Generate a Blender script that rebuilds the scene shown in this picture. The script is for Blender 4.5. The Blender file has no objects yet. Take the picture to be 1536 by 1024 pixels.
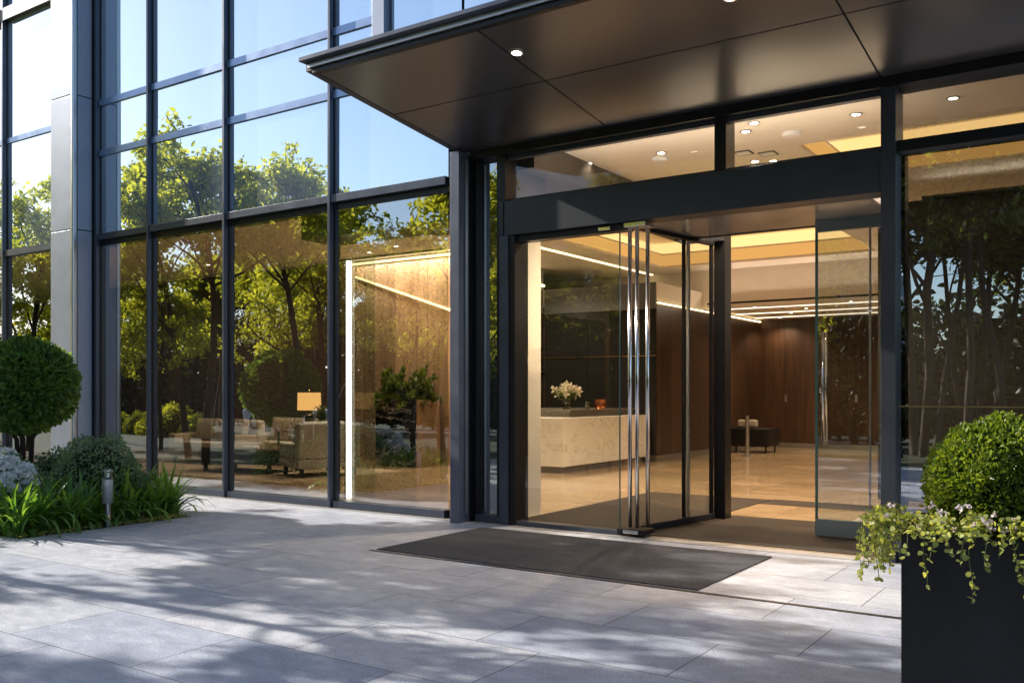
import bpy, bmesh, math, random
import numpy as np
from mathutils import Vector, Matrix
random.seed(7); np.random.seed(7)
sc = bpy.context.scene
C = bpy.data.collections.new("scene"); sc.collection.children.link(C)
R = math.radians
PI = math.pi

# ------------------------------------------------------------------ node helpers
def newmat(name):
    m = bpy.data.materials.new(name); m.use_nodes = True
    nt = m.node_tree; nt.nodes.clear()
    out = nt.nodes.new('ShaderNodeOutputMaterial')
    return m, nt, out
def N(nt, t, **kw):
    n = nt.nodes.new(t)
    for k, v in kw.items():
        if k in n.inputs: n.inputs[k].default_value = v
        else: setattr(n, k, v)
    return n
def L(nt, a, b): nt.links.new(a, b)
def col(c): return (c[0], c[1], c[2], 1.0)
def ramp(nt, fac, stops):
    r = nt.nodes.new('ShaderNodeValToRGB'); cr = r.color_ramp
    while len(cr.elements) > len(stops): cr.elements.remove(cr.elements[-1])
    while len(cr.elements) < len(stops): cr.elements.new(0.5)
    for e, (p, c) in zip(cr.elements, stops): e.position = p; e.color = col(c)
    L(nt, fac, r.inputs[0]); return r.outputs[0]
def pos(nt, scale=(1,1,1), obj_space=False):
    if obj_space:
        tc = nt.nodes.new('ShaderNodeTexCoord'); src = tc.outputs['Object']
    else:
        g = nt.nodes.new('ShaderNodeNewGeometry'); src = g.outputs['Position']
    mp = nt.nodes.new('ShaderNodeMapping'); mp.inputs['Scale'].default_value = scale
    L(nt, src, mp.inputs[0]); return mp.outputs[0]
def noise(nt, vec, scale, detail=4, rough=0.55, dist=0):
    n = nt.nodes.new('ShaderNodeTexNoise'); n.inputs['Scale'].default_value = scale
    n.inputs['Detail'].default_value = detail; n.inputs['Roughness'].default_value = rough
    n.inputs['Distortion'].default_value = dist
    if vec: L(nt, vec, n.inputs['Vector'])
    return n.outputs[0]
def bump(nt, h, strength, dist=0.01):
    b = nt.nodes.new('ShaderNodeBump'); b.inputs['Strength'].default_value = strength
    b.inputs['Distance'].default_value = dist; L(nt, h, b.inputs['Height']); return b.outputs[0]
def mix(nt, f, a, b, mode='MIX'):
    m = nt.nodes.new('ShaderNodeMix'); m.data_type = 'RGBA'; m.blend_type = mode
    for s, v in ((m.inputs[0], f), (m.inputs[6], a), (m.inputs[7], b)):
        if hasattr(v, 'links') or isinstance(v, bpy.types.NodeSocket): L(nt, v, s)
        else: s.default_value = v if isinstance(v, float) else col(v)
    return m.outputs[2]
def math_(nt, op, a, b=0.0, clamp=False):
    m = nt.nodes.new('ShaderNodeMath'); m.operation = op; m.use_clamp = clamp
    for s, v in ((m.inputs[0], a), (m.inputs[1], b)):
        if isinstance(v, bpy.types.NodeSocket): L(nt, v, s)
        else: s.default_value = v
    return m.outputs[0]
def pbsdf(nt, out, base, rough=0.5, metal=0.0, normal=None, **kw):
    p = nt.nodes.new('ShaderNodeBsdfPrincipled')
    for s, v in (('Base Color', base), ('Roughness', rough), ('Metallic', metal)):
        if isinstance(v, bpy.types.NodeSocket): L(nt, v, p.inputs[s])
        elif s == 'Base Color': p.inputs[s].default_value = col(v)
        else: p.inputs[s].default_value = v
    if normal is not None: L(nt, normal, p.inputs['Normal'])
    for k, v in kw.items(): p.inputs[k.replace('_', ' ')].default_value = v
    L(nt, p.outputs[0], out.inputs[0]); return p

# ------------------------------------------------------------------ materials
def m_metal(name, c, rough=0.35, metal=0.6, var=0.12):
    m, nt, out = newmat(name); v = pos(nt)
    n = noise(nt, v, 3.0, 5); n2 = noise(nt, v, 60, 2)
    a = tuple(x*(1-var) for x in c); b = tuple(min(1, x*(1+var)) for x in c)
    r = math_(nt, 'MULTIPLY_ADD', n, 0.2); nt.nodes[-1].inputs[2].default_value = rough-0.1
    pbsdf(nt, out, ramp(nt, n, [(0.3, a), (0.7, b)]), r, metal, bump(nt, n2, 0.03, 0.002)); return m
def m_plain(name, c, rough=0.6, var=0.08, bs=40, bstr=0.05):
    m, nt, out = newmat(name); v = pos(nt)
    n = noise(nt, v, 2.2, 6)
    a = tuple(x*(1-var) for x in c); b = tuple(min(1, x*(1+var)) for x in c)
    pbsdf(nt, out, ramp(nt, n, [(0.3, a), (0.7, b)]), rough, 0, bump(nt, noise(nt, v, bs, 3), bstr, 0.004)); return m
def m_glass(name, base=0.08, gain=1.8, tint=(0.86, 0.9, 0.88), wob=0.0022, gcol=(0.93, 0.97, 1.0)):
    m, nt, out = newmat(name)
    v = pos(nt); n = noise(nt, v, 0.9, 1, 0.4)
    b = bump(nt, n, 1.0, wob)
    fr = nt.nodes.new('ShaderNodeFresnel'); fr.inputs['IOR'].default_value = 1.5
    f = math_(nt, 'MULTIPLY', fr.outputs[0], gain); f = math_(nt, 'ADD', f, base, True)
    t = nt.nodes.new('ShaderNodeBsdfTransparent'); t.inputs[0].default_value = col(tint)
    g = nt.nodes.new('ShaderNodeBsdfGlossy'); g.inputs['Roughness'].default_value = 0.0; g.inputs['Color'].default_value = col(gcol)
    L(nt, b, g.inputs['Normal'])
    ms = nt.nodes.new('ShaderNodeMixShader'); L(nt, f, ms.inputs[0]); L(nt, t.outputs[0], ms.inputs[1]); L(nt, g.outputs[0], ms.inputs[2])
    L(nt, ms.outputs[0], out.inputs[0]); return m
def m_spandrel(name, base=0.74):
    m, nt, out = newmat(name); v = pos(nt, (3, 3, 0.35))
    n = noise(nt, v, 3, 5); b = bump(nt, noise(nt, pos(nt), 0.7, 1), 1.0, 0.002)
    g = nt.nodes.new('ShaderNodeBsdfGlossy'); g.inputs['Roughness'].default_value = 0.0
    g.inputs['Color'].default_value = (0.86, 0.94, 1.0, 1); L(nt, b, g.inputs['Normal'])
    d = nt.nodes.new('ShaderNodeBsdfDiffuse'); L(nt, ramp(nt, n, [(0.3, (0.45, 0.56, 0.74)), (0.7, (0.55, 0.66, 0.82))]), d.inputs[0])
    ms = nt.nodes.new('ShaderNodeMixShader'); ms.inputs[0].default_value = base
    L(nt, d.outputs[0], ms.inputs[1]); L(nt, g.outputs[0], ms.inputs[2]); L(nt, ms.outputs[0], out.inputs[0]); return m
def m_emit(name, c, s):
    m, nt, out = newmat(name)
    e = nt.nodes.new('ShaderNodeEmission'); e.inputs[0].default_value = col(c); e.inputs[1].default_value = s
    L(nt, e.outputs[0], out.inputs[0]); return m
def m_wood(name, dark, light, axis='z', scale=1.0, rough=0.42, plank=0.0):
    m, nt, out = newmat(name)
    sc_ = {'z': (9, 9, 0.45), 'x': (0.45, 9, 9)}[axis]
    v = pos(nt, tuple(s*scale for s in sc_))
    n = noise(nt, v, 1.6, 8, 0.65, 0.6); big = noise(nt, pos(nt, (0.9, 0.9, 0.15)), 1.2, 2)
    f = math_(nt, 'MULTIPLY_ADD', big, 0.6); nt.nodes[-1].inputs[2].default_value = -0.3
    f = math_(nt, 'ADD', n, f)
    c = ramp(nt, f, [(0.25, dark), (0.52, tuple((a+b)/2 for a, b in zip(dark, light))), (0.75, light)])
    if plank:
        g = nt.nodes.new('ShaderNodeNewGeometry'); sx = nt.nodes.new('ShaderNodeSeparateXYZ'); L(nt, g.outputs['Position'], sx.inputs[0])
        s2 = math_(nt, 'ADD', sx.outputs[0], sx.outputs[1]); s2 = math_(nt, 'DIVIDE', s2, plank)
        fr = math_(nt, 'FRACT', s2); ln = math_(nt, 'LESS_THAN', fr, 0.012)
        fl = math_(nt, 'FLOOR', s2); wn = nt.nodes.new('ShaderNodeTexWhiteNoise'); wn.noise_dimensions = '1D'; L(nt, fl, wn.inputs['W'])
        tone = ramp(nt, wn.outputs[0], [(0, (0.62, 0.62, 0.62)), (1, (1.15, 1.1, 1.05))])
        c = mix(nt, 1.0, c, tone, 'MULTIPLY'); c = mix(nt, ln, c, (0.004, 0.003, 0.002))
    pbsdf(nt, out, c, rough, 0, bump(nt, n, 0.15, 0.004)); return m
def m_leaf(name, dark, light, trans=0.45, rough=0.45, tcol=None):
    m, nt, out = newmat(name)
    g = nt.nodes.new('ShaderNodeNewGeometry'); oi = nt.nodes.new('ShaderNodeObjectInfo')
    n = noise(nt, g.outputs['Position'], 1.3, 3)
    f = math_(nt, 'MULTIPLY_ADD', g.outputs['Random Per Island'], 0.6); L(nt, math_(nt, 'MULTIPLY', n, 0.5), nt.nodes[-2].inputs[2])
    c = ramp(nt, f, [(0.15, dark), (0.9, light)])
    p = nt.nodes.new('ShaderNodeBsdfPrincipled'); L(nt, c, p.inputs['Base Color']); p.inputs['Roughness'].default_value = rough
    p.inputs['Specular IOR Level'].default_value = 0.4
    t = nt.nodes.new('ShaderNodeBsdfTranslucent')
    tc = mix(nt, 1.0, c, tcol or (3.2, 2.8, 0.9), 'MULTIPLY'); L(nt, tc, t.inputs[0])
    ms = nt.nodes.new('ShaderNodeMixShader'); ms.inputs[0].default_value = trans
    L(nt, p.outputs[0], ms.inputs[1]); L(nt, t.outputs[0], ms.inputs[2]); L(nt, ms.outputs[0], out.inputs[0]); return m
def m_marble(name, base, vein, scale=1.0, rough=0.2, thin=0.03):
    m, nt, out = newmat(name); v = pos(nt, (scale, scale, scale*1.4))
    n = noise(nt, v, 1.1, 6, 0.6, 1.6); a = math_(nt, 'SUBTRACT', n, 0.5); a = math_(nt, 'ABSOLUTE', a)
    n2 = noise(nt, v, 2.7, 5, 0.6, 2.0); a2 = math_(nt, 'ABSOLUTE', math_(nt, 'SUBTRACT', n2, 0.52))
    c1 = ramp(nt, a, [(0.0, vein), (thin, tuple((x+2*y)/3 for x, y in zip(vein, base))), (thin*3, base)])
    c2 = ramp(nt, a2, [(0.0, (0.75, 0.75, 0.75)), (0.02, (1, 1, 1))])
    c = mix(nt, 0.5, c1, c2, 'MULTIPLY') if sum(base) > 1 else c1
    pbsdf(nt, out, c, rough); return m
def m_paving(name):
    m, nt, out = newmat(name); g = nt.nodes.new('ShaderNodeNewGeometry')
    mp = nt.nodes.new('ShaderNodeMapping'); mp.inputs['Location'].default_value = (0.35, 0.0, 0); L(nt, g.outputs['Position'], mp.inputs[0])
    br = nt.nodes.new('ShaderNodeTexBrick'); L(nt, mp.outputs[0], br.inputs[0])
    br.inputs['Scale'].default_value = 1.0; br.inputs['Mortar Size'].default_value = 0.0035; br.inputs['Mortar Smooth'].default_value = 0.2
    br.inputs['Brick Width'].default_value = 1.25; br.inputs['Row Height'].default_value = 0.75; br.offset = 0.37; br.offset_frequency = 2
    br.inputs['Color1'].default_value = (0, 0, 0, 1); br.inputs['Color2'].default_value = (1, 1, 1, 1); br.inputs['Mortar'].default_value = (0.5, 0.5, 0.5, 1)
    br.inputs['Bias'].default_value = 0.0
    v = g.outputs['Position']
    fine = noise(nt, v, 55, 5, 0.8); mid = noise(nt, pos(nt, (1.0, 1.7, 1)), 5.0, 8, 0.68, 0.5); speck = noise(nt, v, 130, 3, 0.8)
    f = math_(nt, 'MULTIPLY_ADD', mid, 0.5); L(nt, math_(nt, 'MULTIPLY', fine, 0.5), nt.nodes[-2].inputs[2])
    c = ramp(nt, f, [(0.34, (0.31, 0.345, 0.42)), (0.5, (0.50, 0.54, 0.62)), (0.68, (0.74, 0.77, 0.83))])
    tone = ramp(nt, br.outputs[0], [(0, (0.76, 0.79, 0.86)), (1, (1.14, 1.10, 1.05))])
    c = mix(nt, 1.0, c, tone, 'MULTIPLY')
    sp = ramp(nt, speck, [(0.34, (0.42, 0.42, 0.44)), (0.5, (1, 1, 1)), (0.66, (1.5, 1.5, 1.5))]); c = mix(nt, 0.9, c, sp, 'MULTIPLY')
    st = noise(nt, v, 0.55, 5, 0.6); c = mix(nt, 0.5, c, ramp(nt, st, [(0.35, (0.75, 0.75, 0.77)), (0.6, (1.05, 1.05, 1.05))]), 'MULTIPLY')
    c = mix(nt, br.outputs['Fac'], c, (0.05, 0.05, 0.055))
    h = math_(nt, 'SUBTRACT', math_(nt, 'MULTIPLY', f, 0.6), br.outputs['Fac'])
    rr = math_(nt, 'MULTIPLY_ADD', mid, 0.35); nt.nodes[-1].inputs[2].default_value = 0.36
    pbsdf(nt, out, c, rr, 0, bump(nt, h, 0.55, 0.006)); return m
def m_floor(name):
    m, nt, out = newmat(name); g = nt.nodes.new('ShaderNodeNewGeometry'); v = g.outputs['Position']
    br = nt.nodes.new('ShaderNodeTexBrick'); L(nt, v, br.inputs[0]); br.inputs['Scale'].default_value = 1.0
    br.inputs['Mortar Size'].default_value = 0.003; br.inputs['Brick Width'].default_value = 1.2; br.inputs['Row Height'].default_value = 0.9; br.offset = 0.0
    br.inputs['Color1'].default_value = (0, 0, 0, 1); br.inputs['Color2'].default_value = (1, 1, 1, 1)
    n = noise(nt, pos(nt, (0.8, 1.4, 1)), 1.1, 6, 0.55, 0.6)
    c = ramp(nt, n, [(0.3, (0.42, 0.30, 0.175)), (0.5, (0.50, 0.37, 0.23)), (0.7, (0.58, 0.44, 0.29))])
    c = mix(nt, 1.0, c, ramp(nt, br.outputs[0], [(0, (0.86, 0.86, 0.86)), (1, (1.1, 1.1, 1.1))]), 'MULTIPLY')
    c = mix(nt, br.outputs['Fac'], c, (0.12, 0.09, 0.06))
    rr = math_(nt, 'MULTIPLY_ADD', n, 0.12); nt.nodes[-1].inputs[2].default_value = 0.04
    pbsdf(nt, out, c, rr, 0, None); return m
def m_mat(name, c, k=1.0):
    m, nt, out = newmat(name); v = pos(nt)
    n = noise(nt, v, 48, 6, 0.9); big = noise(nt, pos(nt, (0.6, 2.5, 1)), 1.6, 5, 0.6, 0.5); f = noise(nt, v, 14, 3)
    cc = ramp(nt, n, [(0.36, tuple(x*0.3 for x in c)), (0.62, tuple(x*1.7 for x in c))])
    cc = mix(nt, 0.7, cc, ramp(nt, big, [(0.35, (0.7, 0.7, 0.7)), (0.65, (1.25, 1.25, 1.25))]), 'MULTIPLY')
    pbsdf(nt, out, cc, 0.92, 0, bump(nt, n, 0.8, 0.004)); return m

M = {}
M['frame'] = m_metal('dark_frame_metal', (0.045, 0.05, 0.06), 0.42, 0.35)
M['frame_blue'] = m_metal('slate_mullion_metal', (0.075, 0.09, 0.125), 0.34, 0.45)
M['black'] = m_metal('black_metal', (0.012, 0.012, 0.014), 0.38, 0.3)
M['band'] = m_metal('pale_transom_metal', (0.26, 0.36, 0.56), 0.3, 0.4)
M['clad'] = m_metal('grey_cladding', (0.36, 0.42, 0.54), 0.45, 0.2, 0.05)
M['clad_dark'] = m_metal('dark_column_cladding', (0.15, 0.17, 0.23), 0.36, 0.45, 0.08)
M['soffit'] = m_metal('bronze_soffit_panel', (0.19, 0.165, 0.15), 0.30, 0.7, 0.05)
def m_satin(name, c, rough, metal):
    m, nt, out = newmat(name); n = noise(nt, pos(nt), 0.8, 3)
    pbsdf(nt, out, ramp(nt, n, [(0.3, tuple(x*0.93 for x in c)), (0.7, tuple(x*1.05 for x in c))]), rough, metal); return m
M['soffit'] = m_satin('bronze_soffit', (0.155, 0.15, 0.15), 0.30, 0.75)
M['chrome'] = m_metal('chrome', (0.75, 0.76, 0.78), 0.16, 1.0, 0.03)
M['steel'] = m_metal('brushed_steel', (0.5, 0.5, 0.52), 0.34, 1.0, 0.06)
M['brass'] = m_metal('brass', (0.6, 0.42, 0.18), 0.3, 1.0, 0.05)
M['glass'] = m_glass('curtain_wall_glass', 0.34, 2.0, (0.86, 0.90, 0.86))
M['glass_right'] = m_glass('right_window_glass', 0.48, 2.0, (0.84, 0.88, 0.84))
M['glass_side'] = m_glass('sidelight_glass', 0.35, 1.9, (0.75, 0.82, 0.82))
M['glass_clear'] = m_glass('door_glass', 0.015, 1.3, (0.90, 0.94, 0.92), 0.0006)
M['glass_leaf'] = m_glass('sliding_leaf_glass', 0.22, 1.6, (0.80, 0.88, 0.86), 0.001)
M['glass_dark'] = m_glass('tinted_partition_glass', 0.03, 1.2, (0.62, 0.68, 0.64))
M['glass_edge'] = m_plain('glass_edge_green', (0.10, 0.22, 0.20), 0.15)
M['spandrel'] = m_spandrel('reflective_spandrel_glass')
M['paving'] = m_paving('stone_paving')
M['floor'] = m_floor('lobby_stone_floor')
M['mat'] = m_mat('charcoal_entrance_mat', (0.046, 0.049, 0.062))
M['mat_in'] = m_mat('brown_lobby_mat', (0.035, 0.026, 0.020))
M['rug'] = m_mat('beige_rug', (0.36, 0.29, 0.21))
M['cream'] = m_plain('cream_wall', (0.78, 0.72, 0.62), 0.6, 0.03)
M['ceil'] = m_plain('lobby_ceiling', (0.82, 0.76, 0.68), 0.7, 0.03, 20, 0.02)
M['ceil_dark'] = m_plain('dark_ceiling_beam', (0.07, 0.058, 0.05), 0.5)
M['wood'] = m_wood('walnut_panelling', (0.022, 0.011, 0.006), (0.11, 0.055, 0.027), plank=0.55)
M['wood_light'] = m_wood('light_walnut_panelling', (0.16, 0.095, 0.05), (0.42, 0.29, 0.17), plank=0.9)
M['wood_side'] = m_wood('planter_wood', (0.15, 0.09, 0.05), (0.33, 0.21, 0.12), rough=0.35)
M['wood_table'] = m_wood('table_top_wood', (0.10, 0.06, 0.035), (0.22, 0.14, 0.09), 'x', rough=0.2)
M['black_marble'] = m_marble('black_marble', (0.008, 0.009, 0.011), (0.45, 0.47, 0.5), 0.8, 0.12, 0.006)
M['marble'] = m_marble('white_marble', (0.82, 0.79, 0.74), (0.52, 0.47, 0.42), 1.0, 0.22, 0.006)
M['dark_glass'] = m_plain('dark_lacquer_glass', (0.018, 0.018, 0.017), 0.05, 0.1, 40, 0.0)
M['grey_metal'] = m_metal('grey_counter', (0.25, 0.23, 0.19), 0.3, 0.6)
M['fabric'] = m_plain('beige_upholstery', (0.44, 0.38, 0.30), 0.85, 0.05, 30, 0.02)
M['fabric_grey'] = m_plain('grey_upholstery', (0.46, 0.48, 0.46), 0.85, 0.04, 30, 0.02)
M['planter'] = m_plain('black_planter_paint', (0.008, 0.008, 0.010), 0.55, 0.3, 120, 0.08)
def m_scuffed(name):
    m, nt, out = newmat(name); v = pos(nt); n = noise(nt, pos(nt, (1, 1, 0.35)), 4, 8, 0.7); sp = noise(nt, v, 45, 4, 0.8)
    c = ramp(nt, n, [(0.35, (0.006, 0.006, 0.008)), (0.6, (0.012, 0.012, 0.014)), (0.75, (0.022, 0.022, 0.024))])
    c = mix(nt, ramp(nt, sp, [(0.66, (0, 0, 0)), (0.74, (0.6, 0.6, 0.6))]), c, (0.035, 0.03, 0.026))
    pbsdf(nt, out, c, ramp(nt, n, [(0.3, (0.42, 0.42, 0.42)), (0.7, (0.62, 0.62, 0.62))]), 0, bump(nt, sp, 0.05, 0.002), Specular_IOR_Level=0.3); return m
M['planter'] = m_scuffed('scuffed_black_planter')
M['soil'] = m_mat('dark_soil', (0.035, 0.026, 0.018))
M['grass'] = m_plain('lawn', (0.022, 0.036, 0.010), 0.9, 0.3, 8, 0.1)
M['asphalt'] = m_mat('asphalt', (0.05, 0.05, 0.052))
M['shade'] = m_emit('glowing_lamp_shade', (1.0, 0.50, 0.15), 1.7)
M['cove'] = m_emit('warm_cove_glow', (1.0, 0.60, 0.23), 1.6)  # glow put into the recess faces, standing in for hidden strips
M['cove2'] = m_emit('amber_cove_glow', (1.0, 0.50, 0.14), 0.85)
M['led'] = m_emit('warm_led_strip', (1.0, 0.72, 0.36), 5.0)
M['led_white'] = m_emit('white_led_strip', (1.0, 0.84, 0.62), 2.2)
M['led_edge'] = m_emit('bright_led_strip', (1.0, 0.88, 0.70), 4.5)
M['bulb'] = m_emit('downlight_bulb', (1.0, 0.84, 0.62), 18.0)
M['white'] = m_plain('white_paint', (0.8, 0.8, 0.8), 0.4, 0.03)
M['bark'] = m_plain('tree_bark', (0.045, 0.035, 0.026), 0.9, 0.4, 25, 0.8)
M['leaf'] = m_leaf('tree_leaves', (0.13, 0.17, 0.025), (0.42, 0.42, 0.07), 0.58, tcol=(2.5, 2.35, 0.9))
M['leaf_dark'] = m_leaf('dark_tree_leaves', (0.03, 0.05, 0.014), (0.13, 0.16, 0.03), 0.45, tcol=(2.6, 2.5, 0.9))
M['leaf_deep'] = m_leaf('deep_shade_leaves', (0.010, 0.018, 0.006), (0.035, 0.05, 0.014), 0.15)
M['box'] = m_leaf('box_leaves', (0.045, 0.10, 0.012), (0.24, 0.30, 0.05), 0.3, 0.35, (2.6, 2.4, 0.8))
M['box_shade'] = m_leaf('topiary_leaves', (0.03, 0.08, 0.02), (0.20, 0.33, 0.08), 0.3, 0.35, (2.6, 2.4, 0.8))
M['mound'] = m_leaf('mound_leaves', (0.08, 0.15, 0.07), (0.30, 0.42, 0.26), 0.25, 0.3, (1.8, 2.0, 0.8))
M['blade'] = m_leaf('strap_leaves', (0.05, 0.14, 0.03), (0.22, 0.38, 0.09), 0.35, 0.22, (2.4, 2.3, 0.7))
M['ivy'] = m_leaf('ivy_leaves', (0.18, 0.24, 0.05), (0.58, 0.60, 0.22), 0.35, 0.4, (2.2, 2.0, 0.7))
M['indoor'] = m_leaf('indoor_plant_leaves', (0.02, 0.045, 0.010), (0.09, 0.13, 0.03), 0.3, 0.35)
M['petal'] = m_leaf('white_petals', (0.86, 0.88, 0.90), (0.93, 0.94, 0.95), 0.08, 0.6, (1, 1, 1))
M['petal_cream'] = m_leaf('cream_petals', (0.75, 0.66, 0.48), (0.85, 0.8, 0.66), 0.25, 0.6, (1, 1, 1))
M['petal_lilac'] = m_leaf('lilac_petals', (0.78, 0.60, 0.68), (0.90, 0.84, 0.80), 0.25, 0.6, (1, 1, 1))
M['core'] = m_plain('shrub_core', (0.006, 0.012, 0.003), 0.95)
M['stem'] = m_plain('green_stem', (0.12, 0.13, 0.04), 0.7)
M['copper'] = m_metal('copper', (0.45, 0.16, 0.07), 0.3, 1.0)
M['vase'] = m_glass('vase_glass', 0.05, 1.5, (0.7, 0.8, 0.7))
M['carpaint'] = m_metal('white_car_paint', (0.72, 0.74, 0.77), 0.25, 0.0, 0.02)
M['carglass'] = m_plain('car_glass', (0.02, 0.025, 0.03), 0.05)
M['rubber'] = m_plain('rubber', (0.02, 0.02, 0.02), 0.8)
M['facade_far'] = m_plain('far_building_wall', (0.30, 0.30, 0.32), 0.8)

# ------------------------------------------------------------------ object helpers
ORG = {}
def tag(o, label=None, cat=None, group=None, kind=None):
    if label: o['label'] = label
    if cat: o['category'] = cat
    if group: o['group'] = group
    if kind: o['kind'] = kind
    return o
def thing(name, label, cat, loc=(0, 0, 0), rz=0, group=None):
    o = bpy.data.objects.new(name, None); C.objects.link(o); o.empty_display_size = 0.2
    o.location = loc; o.rotation_euler = (0, 0, rz); tag(o, label, cat, group); ORG[o.name] = Vector(loc); return o
def finish(o, parent, bevel, smooth):
    C.objects.link(o)
    if parent is not None: o.parent = parent
    if bevel:
        b = o.modifiers.new('bevel', 'BEVEL'); b.width = bevel; b.segments = 2; b.limit_method = 'ANGLE'; b.angle_limit = R(40)
    if smooth:
        for p in o.data.polygons: p.use_smooth = True
def obj(name, bm, mat, parent=None, world=False, bevel=0, smooth=False, label=None):
    """one mesh object. world=True: verts are in world space and get shifted to the parent's origin."""
    shift = Vector((0, 0, 0))
    if parent is not None and world: shift = ORG.get(parent.name, Vector((0, 0, 0)))
    if parent is None and bm.verts:
        xs = [v.co for v in bm.verts]
        shift = Vector((sum(v.x for v in xs)/len(xs), sum(v.y for v in xs)/len(xs), min(v.z for v in xs)))
    if shift.length: bmesh.ops.translate(bm, verts=bm.verts, vec=-shift)
    me = bpy.data.meshes.new(name); bm.to_mesh(me); bm.free()
    o = bpy.data.objects.new(name, me); me.materials.append(M[mat] if isinstance(mat, str) else mat)
    if parent is None: o.location = shift; ORG[o.name] = shift
    else: ORG[o.name] = ORG.get(parent.name, Vector((0, 0, 0)))
    finish(o, parent, bevel, smooth)
    if label: o['label'] = label
    return o
def nobj(name, verts, faces, mat, parent=None, smooth=False, loc=(0, 0, 0)):
    me = bpy.data.meshes.new(name)
    verts = np.asarray(verts, dtype=np.float32); faces = np.asarray(faces, dtype=np.int32)
    me.vertices.add(len(verts)); me.vertices.foreach_set('co', verts.ravel())
    k = faces.shape[1]; me.loops.add(faces.size); me.loops.foreach_set('vertex_index', faces.ravel())
    me.polygons.add(len(faces)); me.polygons.foreach_set('loop_start', np.arange(0, faces.size, k)); me.polygons.foreach_set('loop_total', np.full(len(faces), k))
    me.update(calc_edges=True); me.validate()
    o = bpy.data.objects.new(name, me); me.materials.append(M[mat]); o.location = loc
    finish(o, parent, 0, smooth); ORG[o.name] = ORG.get(parent.name, Vector((0,0,0))) if parent else Vector(loc); return o
def copy_tree(o, parent=None):
    c = o.copy(); C.objects.link(c); c.parent = parent
    for ch in list(o.children): copy_tree(ch, c)
    return c
def B(*boxes):
    bm = bmesh.new()
    for b in boxes: addbox(bm, *b)
    return bm
def addbox(bm, x0, x1, y0, y1, z0, z1):
    if x0 > x1: x0, x1 = x1, x0
    if y0 > y1: y0, y1 = y1, y0
    vs = [bm.verts.new((x, y, z)) for z in (z0, z1) for y in (y0, y1) for x in (x0, x1)]
    for f in ((0, 2, 3, 1), (4, 5, 7, 6), (0, 1, 5, 4), (2, 6, 7, 3), (0, 4, 6, 2), (1, 3, 7, 5)): bm.faces.new([vs[i] for i in f])
def quad(*pts):
    bm = bmesh.new(); bm.faces.new([bm.verts.new(p) for p in pts]); return bm
def lathe(bm, prof, n=24, cx=0, cy=0, z=0):
    rings = []
    for r, h in prof:
        rings.append([bm.verts.new((cx+r*math.cos(2*PI*i/n), cy+r*math.sin(2*PI*i/n), z+h)) for i in range(n)] if r > 1e-5 else [bm.verts.new((cx, cy, z+h))])
    for a, b in zip(rings, rings[1:]):
        for i in range(n):
            j = (i+1) % n
            if len(a) == 1 and len(b) == 1: continue
            if len(a) == 1: bm.faces.new((a[0], b[i], b[j]))
            elif len(b) == 1: bm.faces.new((a[i], a[j], b[0]))
            else: bm.faces.new((a[i], a[j], b[j], b[i]))
def tube(bm, p0, p1, r0, r1=None, n=8, caps=True):
    r1 = r0 if r1 is None else r1
    p0, p1 = Vector(p0), Vector(p1); d = (p1-p0).normalized()
    a = d.orthogonal().normalized(); b = d.cross(a)
    A = [bm.verts.new(p0+(a*math.cos(2*PI*i/n)+b*math.sin(2*PI*i/n))*r0) for i in range(n)]
    Bv = [bm.verts.new(p1+(a*math.cos(2*PI*i/n)+b*math.sin(2*PI*i/n))*r1) for i in range(n)]
    for i in range(n): bm.faces.new((A[i], A[(i+1) % n], Bv[(i+1) % n], Bv[i]))
    if caps: bm.faces.new(A[::-1]); bm.faces.new(Bv)
def polytube(bm, pts, rad, n=6):
    pts = [Vector(p) for p in pts]; prev = None; a = None
    for i, p in enumerate(pts):
        d = (pts[min(i+1, len(pts)-1)]-pts[max(i-1, 0)]).normalized()
        a = d.orthogonal().normalized() if a is None else (a-d*a.dot(d)).normalized(); b = d.cross(a)
        r = rad[i] if isinstance(rad, (list, tuple)) else rad
        ring = [bm.verts.new(p+(a*math.cos(2*PI*k/n)+b*math.sin(2*PI*k/n))*r) for k in range(n)]
        if prev:
            for k in range(n): bm.faces.new((prev[k], prev[(k+1) % n], ring[(k+1) % n], ring[k]))
        prev = ring

def leaves(cent, dirs, length, width, fold=0.25, jitter=0.35):
    """diamond leaves (4 verts, 2 tris folded as a quad) at cent, pointing along dirs"""
    n = len(cent); d = dirs/np.linalg.norm(dirs, axis=1, keepdims=True)
    rnd = np.random.normal(size=(n, 3)); s = np.cross(d, rnd); s /= np.linalg.norm(s, axis=1, keepdims=True)+1e-9
    up = np.cross(s, d)
    Ls = length*(1+jitter*(np.random.rand(n, 1)*2-1)); W = Ls*(width/length)
    v = np.empty((n, 6, 3))
    v[:, 0] = cent; v[:, 1] = cent+d*Ls*0.35+s*W*0.5+up*W*fold; v[:, 2] = cent+d*Ls*0.75+s*W*0.36+up*W*fold*0.6
    v[:, 3] = cent+d*Ls-up*W*fold*0.4; v[:, 4] = cent+d*Ls*0.75-s*W*0.36+up*W*fold*0.6; v[:, 5] = cent+d*Ls*0.35-s*W*0.5+up*W*fold
    base = (np.arange(n)*6)[:, None]
    f = np.concatenate([base+np.array([[0, 1, 2, 3]]), base+np.array([[0, 3, 4, 5]])], 0)
    return v.reshape(-1, 3), f
def unit(n):
    v = np.random.normal(size=(n, 3)); return v/np.linalg.norm(v, axis=1, keepdims=True)

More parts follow.
